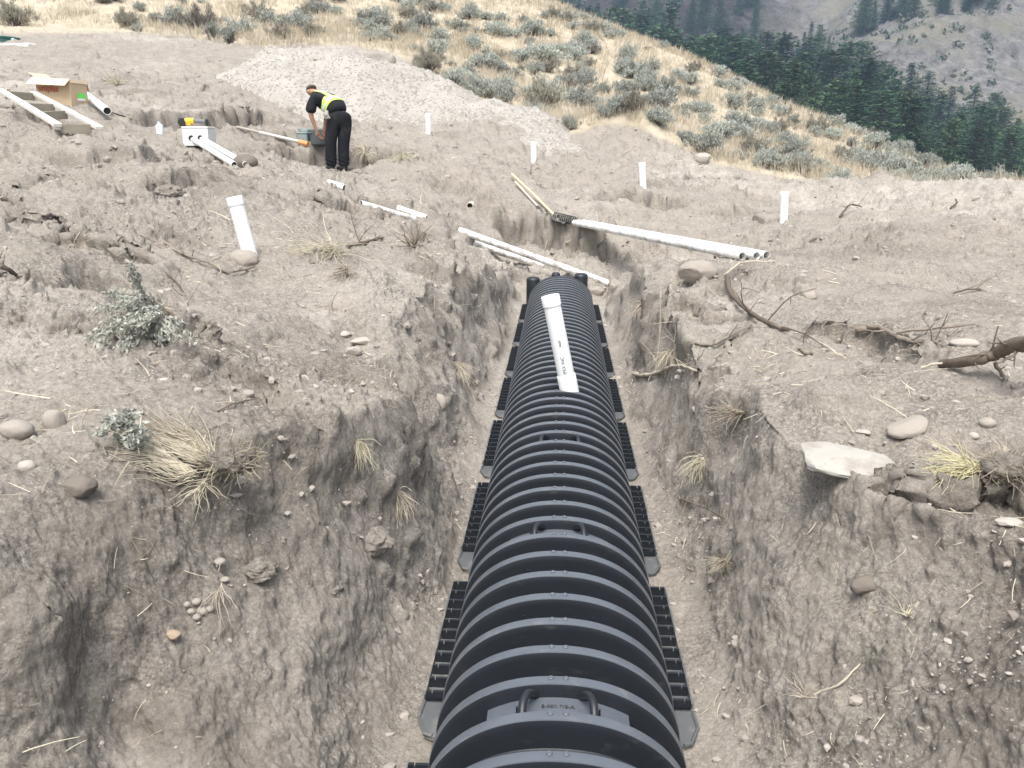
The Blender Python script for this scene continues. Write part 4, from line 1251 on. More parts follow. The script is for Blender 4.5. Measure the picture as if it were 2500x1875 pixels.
# ------------------------------------------------------------------ distribution box, jug and cordless saw
P0 = hit(445, 349); wv = .37
o = empty('distribution_box', V3(P0) + Vector((.185, .19, -.04)), (0, 0, R(6)))
tag(o, 'white distribution box with two round pipe holes in its front', 'distribution box')
bw, bd, bh, th = .37, .38, .245, .028
def front_with_holes():
    """front wall with two round openings"""
    import bmesh
    bm = bmesh.new(); 
    outer = [(-bw / 2, 0), (bw / 2, 0), (bw / 2, bh), (-bw / 2, bh)]
    es = []
    def loop(pts):
        vs = [bm.verts.new((x, -bd / 2, z)) for x, z in pts]
        for i in range(len(vs)): es.append(bm.edges.new((vs[i], vs[(i + 1) % len(vs)])))
    loop(outer)
    for cx in (-.062, .068): loop([(cx + .043 * math.cos(6.2832 * i / 24), .105 + .043 * math.sin(6.2832 * i / 24)) for i in range(24)])
    r = bmesh.ops.triangle_fill(bm, edges=es, use_beauty=True)
    fs = [f for f in bm.faces]
    ex = bmesh.ops.extrude_face_region(bm, geom=fs)
    bmesh.ops.translate(bm, vec=(0, th, 0), verts=[g for g in ex['geom'] if isinstance(g, bmesh.types.BMVert)])
    bmesh.ops.recalc_face_normals(bm, faces=bm.faces)
    me = bpy.data.meshes.new('front_panel'); bm.to_mesh(me); bm.free(); me.materials.append(m_conc); return me
link('front_panel', front_with_holes(), o)
k = MB()
k.box((-bw / 2 + th / 2, th / 2 + .001, bh / 2), (th, bd - th - .002, bh)).box((bw / 2 - th / 2, th / 2 + .001, bh / 2), (th, bd - th - .002, bh))
k.box((0, bd / 2 - th / 2, bh / 2), (bw - 2 * th - .002, th, bh)).box((0, th / 2, th / 2), (bw - 2 * th - .002, bd - 2 * th - .002, th))
k.build('box_walls', m_conc, o)
k = MB(); k.box((-.0, .0, bh + .014), (bw + .012, bd + .012, .024), None, .005); k.build('lid', m_conc, o)
TB = Vector(o.location)
MBX = Matrix.Translation(o.location) @ Matrix.Rotation(R(6), 4, 'Z')
def world_pipe(A, B, r, label, mat, group):
    d = B - A; root = empty('pvc_pipe', A); root.rotation_euler = d.to_track_quat('Z', 'Y').to_euler(); tag(root, label, 'pipe', group)
    p = MB(); p.pipe((0, 0, 0), (0, 0, d.length), r, r * .9, 24); p.build('pipe_wall', mat, root, angle=50)
world_pipe(MBX @ Vector((.068, -.12, .10)), V3(hit_h(600, 401, .03)), .04, 'upper white pipe leading from the distribution box to the boulder', m_pvc, 'pipes out of the distribution box')
world_pipe(MBX @ Vector((-.062, -.12, .095)), V3(hit_h(572, 402, .02)), .04, 'lower white pipe leading from the distribution box, ending beside the boulder', m_pvc, 'pipes out of the distribution box')
sw = empty('cordless_saw', TB + Vector((-.20, .02, bh + .026)), (0, 0, R(4)))
tag(sw, 'yellow and black cordless saw lying on top of the white distribution box', 'power tool')
k = MB(); k.lathe([(0, -.05), (.05, -.05), (.062, -.02), (.062, .03), (.05, .05), (0, .05)], 16, Matrix.Translation((-.04, 0, .065)) @ Matrix.Rotation(R(90), 4, 'X')); k.box((-.04, 0, .05), (.09, .07, .07), None, .012); k.build('motor_housing', m_rubber, sw, smooth_=True)
k = MB(); k.tube([(0, 0, .075), (.06, 0, .085), (.13, 0, .085)], [.044, .046, .038], 12); k.box((.03, 0, .045), (.10, .06, .05), None, .01); k.build('yellow_body', m_yellow, sw, smooth_=True)
k = MB(); k.tube([(.13, 0, .085), (.20, 0, .08), (.26, 0, .075), (.30, 0, .075)], [.036, .034, .030, .034], 12); k.build('grip', mat_simple('grey_grip', (.14, .14, .15), .5, .1), sw, smooth_=True)
k = MB(); k.box((.315, 0, .055), (.03, .075, .11), None, .008); k.build('battery', m_rubber, sw)
P0 = hit(391, 326)
jg = empty('plastic_jug', V3(P0)); tag(jg, 'small bluish white plastic jug standing left of the saw', 'jug')
k = MB(); k.lathe([(.05, -.02), (.052, 0), (.053, .10), (.047, .125), (.022, .14), (.020, .155)], 20); k.build('jug_body', mat_simple('milky_plastic', (.72, .78, .82), .4, .05), jg, smooth_=True)
k = MB(); k.lathe([(.024, .150), (.024, .172), (0, .173)], 16); k.build('cap', mat_simple('lilac_cap', (.52, .52, .66), .5, .05), jg, smooth_=True)

# ------------------------------------------------------------------ timber frame, cardboard box
cs = [V3(hit_h(px, py, h)) for px, py, h in ((2, 217, .30), (141, 301, .16), (82, 223, .30), (243, 308, .14))]
fr = empty('timber_frame', cs[1]); tag(fr, 'weathered ladder-like timber frame lying on the slope', 'timber frame')
def board(name, a, b, hgt, thick, parent, base, mat=m_wood, up=Vector((0, 0, 1))):
    a, b = a - base, b - base
    d = (b - a); x = d.normalized(); s_ = up.cross(x).normalized(); u = x.cross(s_)
    k = MB(); M = Matrix((x, s_, u)).transposed()
    k.box((a + b) / 2 - u * hgt / 2, (d.length, thick, hgt), M, .004)
    return k.build(name, mat, parent)
sd = (cs[2] - cs[0]).normalized()
A0 = cs[0] - (cs[1] - cs[0]) * .03
flat = mat_simple('pale_timber', (.60, .58, .52), .85, .15, 14, .2, dirt=(.40, .36, .30), dirt_amt=.2)
board('rail', A0, cs[1], .04, .085, fr, cs[1], flat); board('rail', cs[2], cs[3], .04, .085, fr, cs[1], flat)
for t0, t1, nm in ((.03, .03, 'rung'), (.42, .39, 'rung'), (.68, .57, 'rung'), (.985, .93, 'rung')):
    a = cs[0].lerp(cs[1], t0); b = cs[2].lerp(cs[3], t1); g = (b - a).normalized() * .042
    board(nm, a + g - Vector((0, 0, .012)), b - g - Vector((0, 0, .012)), .10, .040, fr, cs[1])

P0 = hit(175.5, 262)
zc0 = (P0 - CAM) @ CF; pm = zc0 / FPX
rd_ = ray(140, 240); Fw = Vector((rd_[0], rd_[1], 0)).normalized(); Rt = Vector((Fw.y, -Fw.x, 0))
hB = 68 * pm; dw = (-Rt * math.cos(R(36)) + Fw * math.sin(R(36))); dn = (Rt * math.cos(R(50)) + Fw * math.sin(R(50)))
LW = 74 * pm / math.cos(R(36)); LN = 38 * pm / math.cos(R(50))
bx = empty('cardboard_box', V3(P0) - Vector((0, 0, .02))); tag(bx, 'open cardboard box with red lettering and a lime sticker', 'box')
bx.rotation_euler = (R(0), R(3), 0)
Z = Vector((0, 0, 1)); t_ = .006
def panel(name, o, a, b, mat, parent, thick=.005):
    """thin board: corner o, edges a and b"""
    n_ = a.cross(b).normalized() * thick
    vs = [o, o + a, o + a + b, o + b]; vs += [p - n_ for p in vs]
    k = MB(); k.add(vs, [(0, 1, 2, 3), (7, 6, 5, 4), (0, 4, 5, 1), (1, 5, 6, 2), (2, 6, 7, 3), (3, 7, 4, 0)])
    return k.build(name, mat, parent)
o0 = Vector((0, 0, 0))
panel('wide_side', o0, Z * hB, dw * LW, m_card, bx); panel('narrow_side', o0, dn * LN, Z * hB, m_card, bx)
panel('wide_side', dn * LN, dw * LW, Z * hB, m_card, bx); panel('narrow_side', dw * LW, Z * hB, dn * LN, m_card, bx)
panel('bottom', Z * .01 + o0, dw * LW, dn * LN, m_card, bx)
nw = (-dn); out = Vector((nw.x, nw.y, 0)).normalized()
panel('flap', Z * (hB + .002) - dw * .0, dw * LW * 1.12, out * .12 - Z * .10, m_cardin, bx)
panel('flap', Z * (hB + .002) + dn * LN, dn * .05 - Z * .15, dw * LW * .9, m_card, bx)
panel('flap', Z * (hB + .001), dn * LN, -dw * .012 - Z * .05, m_cardin, bx)
panel('flap', Z * (hB + .001) + dw * LW, dn * LN, dw * .10 + Z * .07, m_cardin, bx)
# red lettering on the wide side, sticker on the narrow one
def text_on(name, body, size, o, xd, yd, mat, parent, sx=1.0):
    cu = bpy.data.curves.new(name, 'FONT'); cu.body = body; cu.size = size; cu.offset = size * .02
    t = bpy.data.objects.new(name, cu); COL.objects.link(t)
    me = bpy.data.meshes.new_from_object(t.evaluated_get(bpy.context.evaluated_depsgraph_get())); bpy.data.objects.remove(t)
    for v in me.vertices: v.co = o + xd * (v.co.x * sx) + yd * v.co.y
    me.materials.append(mat); return link(name, me, parent)
nout = Vector((0, 0, 1)).cross(dw).normalized(); nout = nout if nout.dot(-Fw) > 0 else -nout
text_on('red_lettering', 'uniplas', .125, dw * LW * .93 + Z * hB * .56 + nout * .009, -dw, Z, m_red, bx, .98)
nn = Vector((0, 0, 1)).cross(dn).normalized(); nn = nn if nn.dot(-Fw) > 0 else -nn
panel('sticker', dn * LN * .34 + Z * hB * .38 + nn * .009, dn * LN * .46, Z * hB * .17, m_lime, bx, .001)
panel('sticker_foot', dn * LN * .34 + Z * hB * .30 + nn * .009, dn * LN * .46, Z * hB * .075, m_white, bx, .001)
pts = [hit_h(266, 272, .03), hit_h(285, 279, .04), hit_h(300, 283, .02), hit_h(322, 292, .01)]
k = MB(); k.tube([V3(p) - V3(pts[0]) for p in pts], .011, 6)
tag(k.build('black_cable', m_rubber, None, V3(pts[0])), 'short black cable lying at the open end of the white pipe', 'cable')

# tank riser at the edge of the picture
P0 = hit(10, 104); pm = px_w(P0, 1)
o = empty('tank_riser', V3(hit(-14, 104)) + Vector((0, .3, -.02))); tag(o, 'dark green plastic tank riser with its lid, cut by the picture edge', 'tank riser')
r_ = 45 * pm
k = MB(); k.lathe([(r_, -.05), (r_, .13), (r_ * .97, .15)], 40); k.build('riser_wall', m_green, o, angle=40)
k = MB(); k.lathe([(r_ * 1.03, .128), (r_ * 1.03, .165), (r_ * .9, .185), (0, .19)], 40); k.build('lid', m_green, o, angle=40)
k = MB(); k.box((r_ * .93, -r_ * .42, .08), (.09, .06, .12), None, .01); k.build('latch', mat_simple('pale_latch', (.45, .62, .60), .5, .1), o)
P1 = hit(20, 110)
k = MB(); k.box((0, 0, 0), (1.25, .9, .16), None, .03)
tag(k.build('concrete_slab', m_conc, None, V3(P1) + Vector((-.05, .22, -.05)), (R(3), R(-3), R(8))), 'pale concrete slab under the green tank riser', 'slab')

# ------------------------------------------------------------------ tote and grade rod by the worker
P0 = hit(762, 354)
to = empty('tool_tote', V3(P0) + Vector((.0, .12, 0)), (0, 0, R(-8))); tag(to, 'grey-green plastic tool tote with bins, standing before the worker', 'tool tote')
k = MB()
def tub(k, cx, cy, w_, d_, h_, z0=0, t=.012, fl=1.08):
    vs = []
    for zz, s in ((z0, 1), (z0 + h_, fl)):
        for x, y in ((-1, -1), (1, -1), (1, 1), (-1, 1)): vs.append((cx + x * w_ / 2 * s, cy + y * d_ / 2 * s, zz))
    for zz, s in ((z0 + h_, fl), (z0 + t, 1)):
        for x, y in ((-1, -1), (1, -1), (1, 1), (-1, 1)): vs.append((cx + x * (w_ / 2 * s - t), cy + y * (d_ / 2 * s - t), zz))
    fs = [(3, 2, 1, 0), (12, 13, 14, 15)]
    for a, b in ((0, 4), (4, 8), (8, 12)): fs += [(a + i, a + (i + 1) % 4, b + (i + 1) % 4, b + i) for i in range(4)]
    k.add(vs, fs)
tub(k, -.03, .16, .50, .22, .27); k.build('main_tub', m_tote, to)
k = MB(); k.box((-.16, -.05, .09), (.20, .17, .18), None, .012); k.box((-.16, -.05, .195), (.21, .18, .03), None, .01); k.box((-.16, .01, .23), (.13, .07, .05), None, .012); k.build('lidded_bin', m_tote, to)
k = MB()
pr = []
for i in range(25):
    a = math.pi + math.pi * i / 24; pr.append((.11 + .155 * math.cos(a), -.02 + .13 * math.sin(a)))
pr += [(.265, .03), (-.045, .03)]
m_ = len(pr); vs = [(x, y, .01) for x, y in pr] + [(x * 1.03 - .003, y * 1.05, .165) for x, y in pr] + [(.11 + (x - .11) * .9, y * .9, .165) for x, y in pr] + [(.11 + (x - .11) * .86, y * .86, .04) for x, y in pr]
fs = [tuple(range(m_))[::-1], tuple(range(3 * m_, 4 * m_))]
for a in (0, m_, 2 * m_): fs += [(a + i, a + (i + 1) % m_, a + m_ + (i + 1) % m_, a + m_ + i) for i in range(m_)]
k.add(vs, fs); k.build('round_bin', m_tote2, to, angle=35)
k = MB(); k.box((-.03, .045, .20), (.42, .012, .10), None, .004); k.box((.02, .10, .235), (.24, .09, .02), None, .008); k.build('divider', m_tote2, to)
A, B = V3(hit_h(577, 310, .04)), V3(hit_h(730, 346, .05)); C_ = V3(hit_h(752, 352, .05))
o = empty('grade_rod', A); tag(o, 'long pale grade rod with an orange end, lying beside the tool tote', 'rod')
k = MB(); k.tube([(0, 0, 0), (B - A) * .35], .022, 8); k.build('dusty_section', mat_simple('dusty_rod', (.42, .38, .33), .8, .2), o, smooth_=True)
k = MB(); k.tube([(B - A) * .35, (B - A)], .027, 8); k.build('pale_section', mat_simple('pale_rod', (.66, .64, .58), .6, .1), o, smooth_=True)
k = MB(); k.tube([(B - A), (C_ - A)], .040, 8); k.build('orange_end', m_orange, o, smooth_=True)
# ------------------------------------------------------------------ the worker, bent over the tote
def skin_mesh(name, joints, bones, mat, root=0, sub=2):
    """joints: name -> (x, y, z, r) or (x,y,z,rx,ry)"""
    names_ = list(joints); idx = {n_: i for i, n_ in enumerate(names_)}
    me = bpy.data.meshes.new(name)
    me.from_pydata([joints[n_][:3] for n_ in names_], [(idx[a], idx[b]) for a, b in bones], [])
    o = bpy.data.objects.new(name, me); COL.objects.link(o)
    sk = o.modifiers.new('s', 'SKIN'); sk.use_smooth_shade = True
    if not me.skin_vertices: me.skin_vertices.new()
    for i, n_ in enumerate(names_):
        r = joints[n_][3:]; me.skin_vertices[0].data[i].radius = (r[0], r[-1])
        me.skin_vertices[0].data[i].use_root = (i == root)
    ss = o.modifiers.new('d', 'SUBSURF'); ss.levels = sub; ss.render_levels = sub
    dg = bpy.context.evaluated_depsgraph_get(); dg.update()
    m2 = bpy.data.meshes.new_from_object(o.evaluated_get(dg))
    bpy.data.objects.remove(o)
    m2.name = name; m2.materials.clear(); m2.materials.append(mat)
    m2.polygons.foreach_set('use_smooth', [True] * len(m2.polygons))
    return m2
PF = hit(823, 418)
SCP = ((PF - CAM) @ CF) / FPX * 147.0
pr = empty('person', V3(PF)); pr.scale = (SCP,) * 3; pr.rotation_euler = (0, 0, YAW + R(-10.0) * 0)
tag(pr, 'worker in black T-shirt, dark trousers and yellow harness vest, bending over a tool tote', 'person')
m_skin = mat_simple('skin', (.42, .235, .155), .55, .12, 10, .4)
m_shirt = mat_simple('black_shirt', (.020, .021, .024), .9, .3, 14, .15, bump=.6, bscale=9)
m_jean = mat_simple('dark_trousers', (.017, .018, .021), .9, .35, 9, .12, dirt=(.10, .09, .08), dirt_amt=.3, dirt_scale=4, bump=.8, bscale=11)
m_boot = mat_simple('dusty_black_boots', (.035, .033, .032), .7, .3, 8, .25, dirt=(.10, .09, .075), dirt_amt=.25)
m_vis = mat_simple('hi_vis_yellow', (.60, .80, .14), .6, .05)
m_silver = mat_simple('reflective_tape', (.66, .70, .72), .35, .05, metal=.2)
m_hair = mat_simple('grey_brown_cap', (.075, .062, .052), .9, .3, 20)
J = {
 'pelvis': (.09, .02, .91, .08, .07), 'waist': (.02, .07, 1.02, .08, .07), 'chest': (-.19, .20, 1.155, .13, .11), 'neck0': (-.345, .30, 1.235, .07), 'neck1': (-.39, .335, 1.265, .055),
 'head0': (-.415, .345, 1.262, .086), 'head1': (-.445, .37, 1.30, .088), 'head2': (-.452, .38, 1.33, .05),
 'shL': (-.395, .12, 1.135, .058), 'elL': (-.40, .10, .885, .043), 'wrL': (-.335, .14, .65, .029), 'paL': (-.315, .155, .60, .032, .018),
 'shR': (-.20, .42, 1.19, .058), 'elR': (-.22, .46, .93, .043), 'wrR': (-.24, .36, .70, .029), 'paR': (-.25, .33, .645, .032, .018),
 'hipL': (.005, .0, .86, .085), 'knL': (-.085, -.03, .475, .058), 'anL': (-.095, .02, .10, .045), 'toL': (-.13, .13, .045, .04),
 'hipR': (.165, .06, .86, .085), 'knR': (.115, .03, .475, .058), 'anR': (.105, .06, .10, .045), 'toR': (.08, .17, .045, .04)}
bones = [('pelvis','waist'),('waist','chest'),('chest','neck0'),('neck0','neck1'),('neck1','head0'),('head0','head1'),('head1','head2'),('chest','shL'),('shL','elL'),('elL','wrL'),('wrL','paL'),
 ('chest','shR'),('shR','elR'),('elR','wrR'),('wrR','paR'),('pelvis','hipL'),('hipL','knL'),('knL','anL'),('anL','toL'),('pelvis','hipR'),('hipR','knR'),('knR','anR'),('anR','toR')]
JB = {k: v if len(v) == 5 else (*v[:3], v[3], v[3]) for k, v in J.items()}
for s, sg in (('L', 1), ('R', -1)):
    p = Vector(JB['pa' + s][:3]); wdir = (p - Vector(JB['wr' + s][:3])).normalized(); sidev = Vector((.8, .6, 0)) * sg
    for f in range(4):
        o_ = sidev * (.011 * (f - 1.5) * 1.6); ln = (.075, .085, .08, .062)[f]
        a = p + wdir * .028 + o_; b_2 = a + wdir * ln * .55 + Vector((.012, .006, 0)); c_ = b_2 + wdir * ln * .4 + Vector((.022, .012, 0))
        JB[f'f{s}{f}a'] = (*a, .0095, .0095); JB[f'f{s}{f}b'] = (*b_2, .0088, .0088); JB[f'f{s}{f}c'] = (*c_, .0075, .0075)
        bones += [('pa' + s, f'f{s}{f}a'), (f'f{s}{f}a', f'f{s}{f}b'), (f'f{s}{f}b', f'f{s}{f}c')]
    a = p + sidev * -.036 + wdir * .004; b_2 = a + sidev * -.016 + wdir * .032
    JB[f't{s}a'] = (*a, .011, .011); JB[f't{s}b'] = (*b_2, .009, .009); bones += [('pa' + s, f't{s}a'), (f't{s}a', f't{s}b')]
link('body', skin_mesh('body', JB, bones, m_skin, 0, 2), pr)
def sub(ks, scale, extra=None):
    d = {k: (*J[k][:3], *[r * scale for r in J[k][3:]]) for k in ks}
    if extra: d.update(extra)
    return d
shirt = sub(['pelvis', 'waist', 'chest', 'neck0', 'shL', 'shR'], 1.28)
shirt['pelvis'] = (.10, .005, .90, .20, .155); shirt['waist'] = (.015, .065, 1.03, .205, .16); shirt['chest'] = (-.185, .19, 1.145, .215, .155); shirt['neck0'] = (-.335, .295, 1.225, .085, .085)
shirt['shL'] = (-.355, .14, 1.13, .105); shirt['shR'] = (-.21, .40, 1.17, .092)
shirt['slL'] = (-.395, .105, 1.02, .098); shirt['slL2'] = (-.398, .10, .905, .092); shirt['slR'] = (-.205, .43, 1.04, .085); shirt['slR2'] = (-.21, .445, .96, .078)
ms_ = skin_mesh('shirt', shirt, [('pelvis','waist'),('waist','chest'),('chest','neck0'),('chest','shL'),('shL','slL'),('slL','slL2'),('chest','shR'),('shR','slR'),('slR','slR2')], m_shirt, 0, 3)
link('shirt', ms_, pr)
tr = {'pelvis': (.088, .015, .955, .185, .145), 'seat': (.088, -.015, .87, .19, .16), 'hipL': (-.01, -.005, .78, .130), 'thL': (-.045, -.02, .62, .116), 'knL': (-.075, -.03, .475, .102), 'shL': (-.088, -.005, .28, .098), 'caL': (-.092, .012, .12, .094), 'cuL': (-.093, .016, .065, .086),
      'hipR': (.172, .05, .78, .130), 'thR': (.150, .04, .62, .116), 'knR': (.126, .03, .475, .102), 'shR': (.114, .045, .28, .098), 'caR': (.110, .055, .12, .094), 'cuR': (.109, .058, .065, .086)}
mt_ = skin_mesh('trousers', tr, [('pelvis','seat'),('seat','hipL'),('hipL','thL'),('thL','knL'),('knL','shL'),('shL','caL'),('caL','cuL'),('seat','hipR'),('hipR','thR'),('thR','knR'),('knR','shR'),('shR','caR'),('caR','cuR')], m_jean, 0, 3)
# folds gathered above the boots
for v in mt_.vertices:
    z = v.co.z
    if z < .34:
        a = .010 * math.sin(z * 105 + v.co.x * 30 + v.co.y * 22) * max(0, 1 - abs(z - .15) / .17)
        c0 = Vector((-.09, .01, z)) if v.co.x < .01 else Vector((.109, .05, z))
        d = (v.co - c0); d.z = 0
        if d.length > .01: v.co += d.normalized() * a
link('trousers', mt_, pr)
for (x, y) in ((-.098, .03), (.105, .075)):
    b_o = MB()
    k_ = skin_mesh('boot', {'a': (x, y - .02, .10, .075), 'h': (x + .02, y - .06, .038, .068, .052), 'm': (x - .05, y + .03, .035, .066, .046), 't': (x - .13, y + .09, .030, .062, .040)}, [('a', 'h'), ('h', 'm'), ('m', 't')], m_boot, 0, 2)
    link('boot', k_, pr)
# cap and hair
hm = skin_mesh('hair', {'a': (-.405, .335, 1.285, .095), 'b': (-.432, .362, 1.33, .100), 'c': (-.440, .375, 1.36, .06)}, [('a', 'b'), ('b', 'c')], m_hair, 0, 2)
link('hair', hm, pr)
k = MB(); k.tube([(-.455, .285, 1.255), (-.462, .276, 1.270), (-.465, .282, 1.290)], [.012, .016, .010], 8); k.build('ear', m_skin, pr, smooth_=True)
# harness straps laid on the shirt
from mathutils.bvhtree import BVHTree
bvh = BVHTree.FromPolygons([v.co[:] for v in ms_.vertices], [p.vertices[:] for p in ms_.polygons])
ax = [Vector(shirt['pelvis'][:3]), Vector(shirt['waist'][:3]), Vector(shirt['chest'][:3]), Vector(shirt['neck0'][:3])]
def spine(t):
    t = max(0, min(2.999, t * 3)); i = int(t); return ax[i].lerp(ax[i + 1], t - i)
tz = (ax[3] - ax[0]).normalized()
backv = Vector((.35, -.75, .55)); backv = (backv - tz * backv.dot(tz)).normalized(); sidev = tz.cross(backv)
def surf(t, phi, off=.008):
    o_ = spine(t); d = backv * math.cos(phi) + sidev * math.sin(phi)
    h = bvh.ray_cast(o_ + d * .6, -d)
    if h[0] is None: return o_ + d * .15
    return h[0] + h[1] * off
def strap(name, path, wid, mat, off):
    """path: list of (t, phi); ribbon across it"""
    L_, R_ = [], []
    for i, (t, ph) in enumerate(path):
        a = path[max(i - 1, 0)]; b = path[min(i + 1, len(path) - 1)]
        p0, p1, c = surf(*a, off), surf(*b, off), surf(t, ph, off)
        tg = (p1 - p0).normalized(); nrm = (c - spine(t)).normalized(); sd_ = tg.cross(nrm).normalized() * wid / 2
        L_.append(c + sd_); R_.append(c - sd_)
    def drop(p):
        h = bvh.find_nearest(p); return h[0] + h[1] * off
    L_ = [drop(p) for p in L_]; R_ = [drop(p) for p in R_]
    n = len(L_); k = MB(); k.add(L_ + R_, [(i, i + 1, n + i + 1, n + i) for i in range(n - 1)]); o = k.build(name, mat, pr, smooth_=True)
    return o
lin = lambda a, b, n: [a + (b - a) * i / (n - 1) for i in range(n)]
belt = [(.40, p) for p in lin(-1.9, 1.9, 40)]
sp_ = [(t, .0) for t in lin(.42, .70, 12)]
sL = [(t, p) for t, p in zip(lin(.68, 1.02, 14), lin(.0, -.75, 14))]; sR = [(t, p) for t, p in zip(lin(.68, 1.02, 14), lin(0, .75, 14))]
sl2 = [(t, p) for t, p in zip(lin(.42, .95, 16), lin(-1.5, -1.25, 16))]
for pth, wv in ((belt, .145), (sp_, .13), (sL, .11), (sR, .11)):
    strap('hi_vis_strap', pth, wv, m_vis, .010); strap('reflective_strip', pth, wv * .42, m_silver, .0135)
# gloves stuffed in the back pocket
gl = empty('work_glove', V3(PF) + Vector((-.075, -.185, .90)) * SCP); gl.scale = (SCP * 1.15,) * 3
tag(gl, 'grey work glove hanging out of the worker\'s back pocket', 'glove')
gj = {'w': (0, .01, .05, .03, .018), 'p': (0, 0, 0, .034, .018)}
gb = [('w', 'p')]
for f in range(4):
    x = (f - 1.5) * .019; gj[f'a{f}'] = (x, -.004, -.03, .0105); gj[f'b{f}'] = (x * 1.35 + .012, -.006, -.075 + .008 * abs(f - 1.5), .009); gb += [('p', f'a{f}'), (f'a{f}', f'b{f}')]
gj['t'] = (-.05, 0, -.005, .011); gb.append(('p', 't'))
link('glove_fabric', skin_mesh('glove_fabric', gj, gb, mat_simple('grey_glove', (.34, .33, .29), .9, .35, 25), 0, 2), gl)
# ------------------------------------------------------------------ gravel heap behind the worker
CR_ = [at_depth(px, py, d) for px, py, d in ((692,114,20.5),(780,118,20.4),(860,128,20.2),(950,150,20.0),(1060,192,19.6),(1125,238,19.2),(1190,243,18.9),(1280,270,18.5),(1340,312,18.2))]
CR_ = np.array(CR_)
gx_ = np.arange(CR_[:, 0].min() - 2.6, CR_[:, 0].max() + 2.2, .035); gy_ = np.arange(CR_[:, 1].min() - 5.0, CR_[:, 1].max() + 3.0, .05)
XX, YY = np.meshgrid(gx_, gy_, indexing='ij')
zp = np.full(XX.shape, -1e9)
wx = XX + vnoise(XX * .9, YY * .9, seed=501) * .35; wy = YY + vnoise(XX * .9, YY * .9, seed=502) * .35
for i in range(len(CR_) - 1):
    a, b = CR_[i], CR_[i + 1]; d = b[:2] - a[:2]; t = np.clip(((wx - a[0]) * d[0] + (wy - a[1]) * d[1]) / (d @ d), 0, 1)
    dist = np.hypot(wx - a[0] - t * d[0], wy - a[1] - t * d[1])
    zp = np.maximum(zp, a[2] + (b[2] - a[2]) * t - .64 * (np.sqrt(dist ** 2 + .10) - .3))
zp = zp + fbm(XX * 1.2, YY * 1.2, oct=3, seed=505) * .14 + fbm(XX * 6, YY * 6, oct=3, seed=507) * .05 + cells(XX * 4, YY * 4, seed=511, keep=.22) * .09 + cells(XX * 9, YY * 9, seed=515, keep=.40) * .05
gg = gz(XX, YY)
keep = zp > gg - .12
n0, n1 = XX.shape
i, j = np.meshgrid(np.arange(n0 - 1), np.arange(n1 - 1), indexing='ij')
cell = (keep[:-1, :-1] | keep[1:, :-1] | keep[:-1, 1:] | keep[1:, 1:]).ravel()
a0 = (i * n1 + j).ravel()[cell]
used = np.zeros(n0 * n1, bool); F = np.stack([a0, a0 + n1, a0 + n1 + 1, a0 + 1], 1); used[F.ravel()] = True
remap = np.cumsum(used) - 1
V = np.stack([XX.ravel(), YY.ravel(), np.where(keep, zp, gg - .2).ravel()], 1)[used]
m_grav, N, L, b = mat_new('grey_gravel')
geo = N.new('ShaderNodeNewGeometry'); pos = geo.outputs['Position']
c = mixc(N, L, ramp(N, L, noise_node(N, L, pos, 1.1, 5, .6), .35, .65), (.35, .325, .292), (.43, .405, .37))
vo = N.new('ShaderNodeTexVoronoi'); vo.inputs['Scale'].default_value = 22; L.new(pos, vo.inputs['Vector'])
rn = N.new('ShaderNodeSeparateColor'); L.new(vo.outputs['Color'], rn.inputs[0])
c = mixc(N, L, ramp(N, L, rn.outputs[0], .84, .88), c, (.44, .42, .388)); c = mixc(N, L, ramp(N, L, rn.outputs[1], .80, .84), c, (.27, .25, .225))
L.new(c, b.inputs['Base Color']); b.inputs['Roughness'].default_value = .95; b.inputs['Specular IOR Level'].default_value = .1
bp_ = N.new('ShaderNodeBump'); bp_.inputs['Strength'].default_value = 1; bp_.inputs['Distance'].default_value = .05
L.new(noise_node(N, L, pos, 16, 6, .7), bp_.inputs['Height']); L.new(bp_.outputs[0], b.inputs['Normal'])
me = mesh_np('gravel_heap', V, remap[F], m_grav, True)
tag(link('gravel_heap', me), 'pale grey heap of stony gravel piled behind the worker', 'gravel heap')
def pile_z(x, y):
    i = np.clip(((x - gx_[0]) / .035).astype(int), 0, n0 - 1); j = np.clip(((y - gy_[0]) / .05).astype(int), 0, n1 - 1)
    ins = (x > gx_[0]) & (x < gx_[-1]) & (y > gy_[0]) & (y < gy_[-1])
    return np.where(ins, np.maximum(zp[i, j], gz(x, y)), gz(x, y))
def hit_p(px, py): return march(pile_z, px, py)

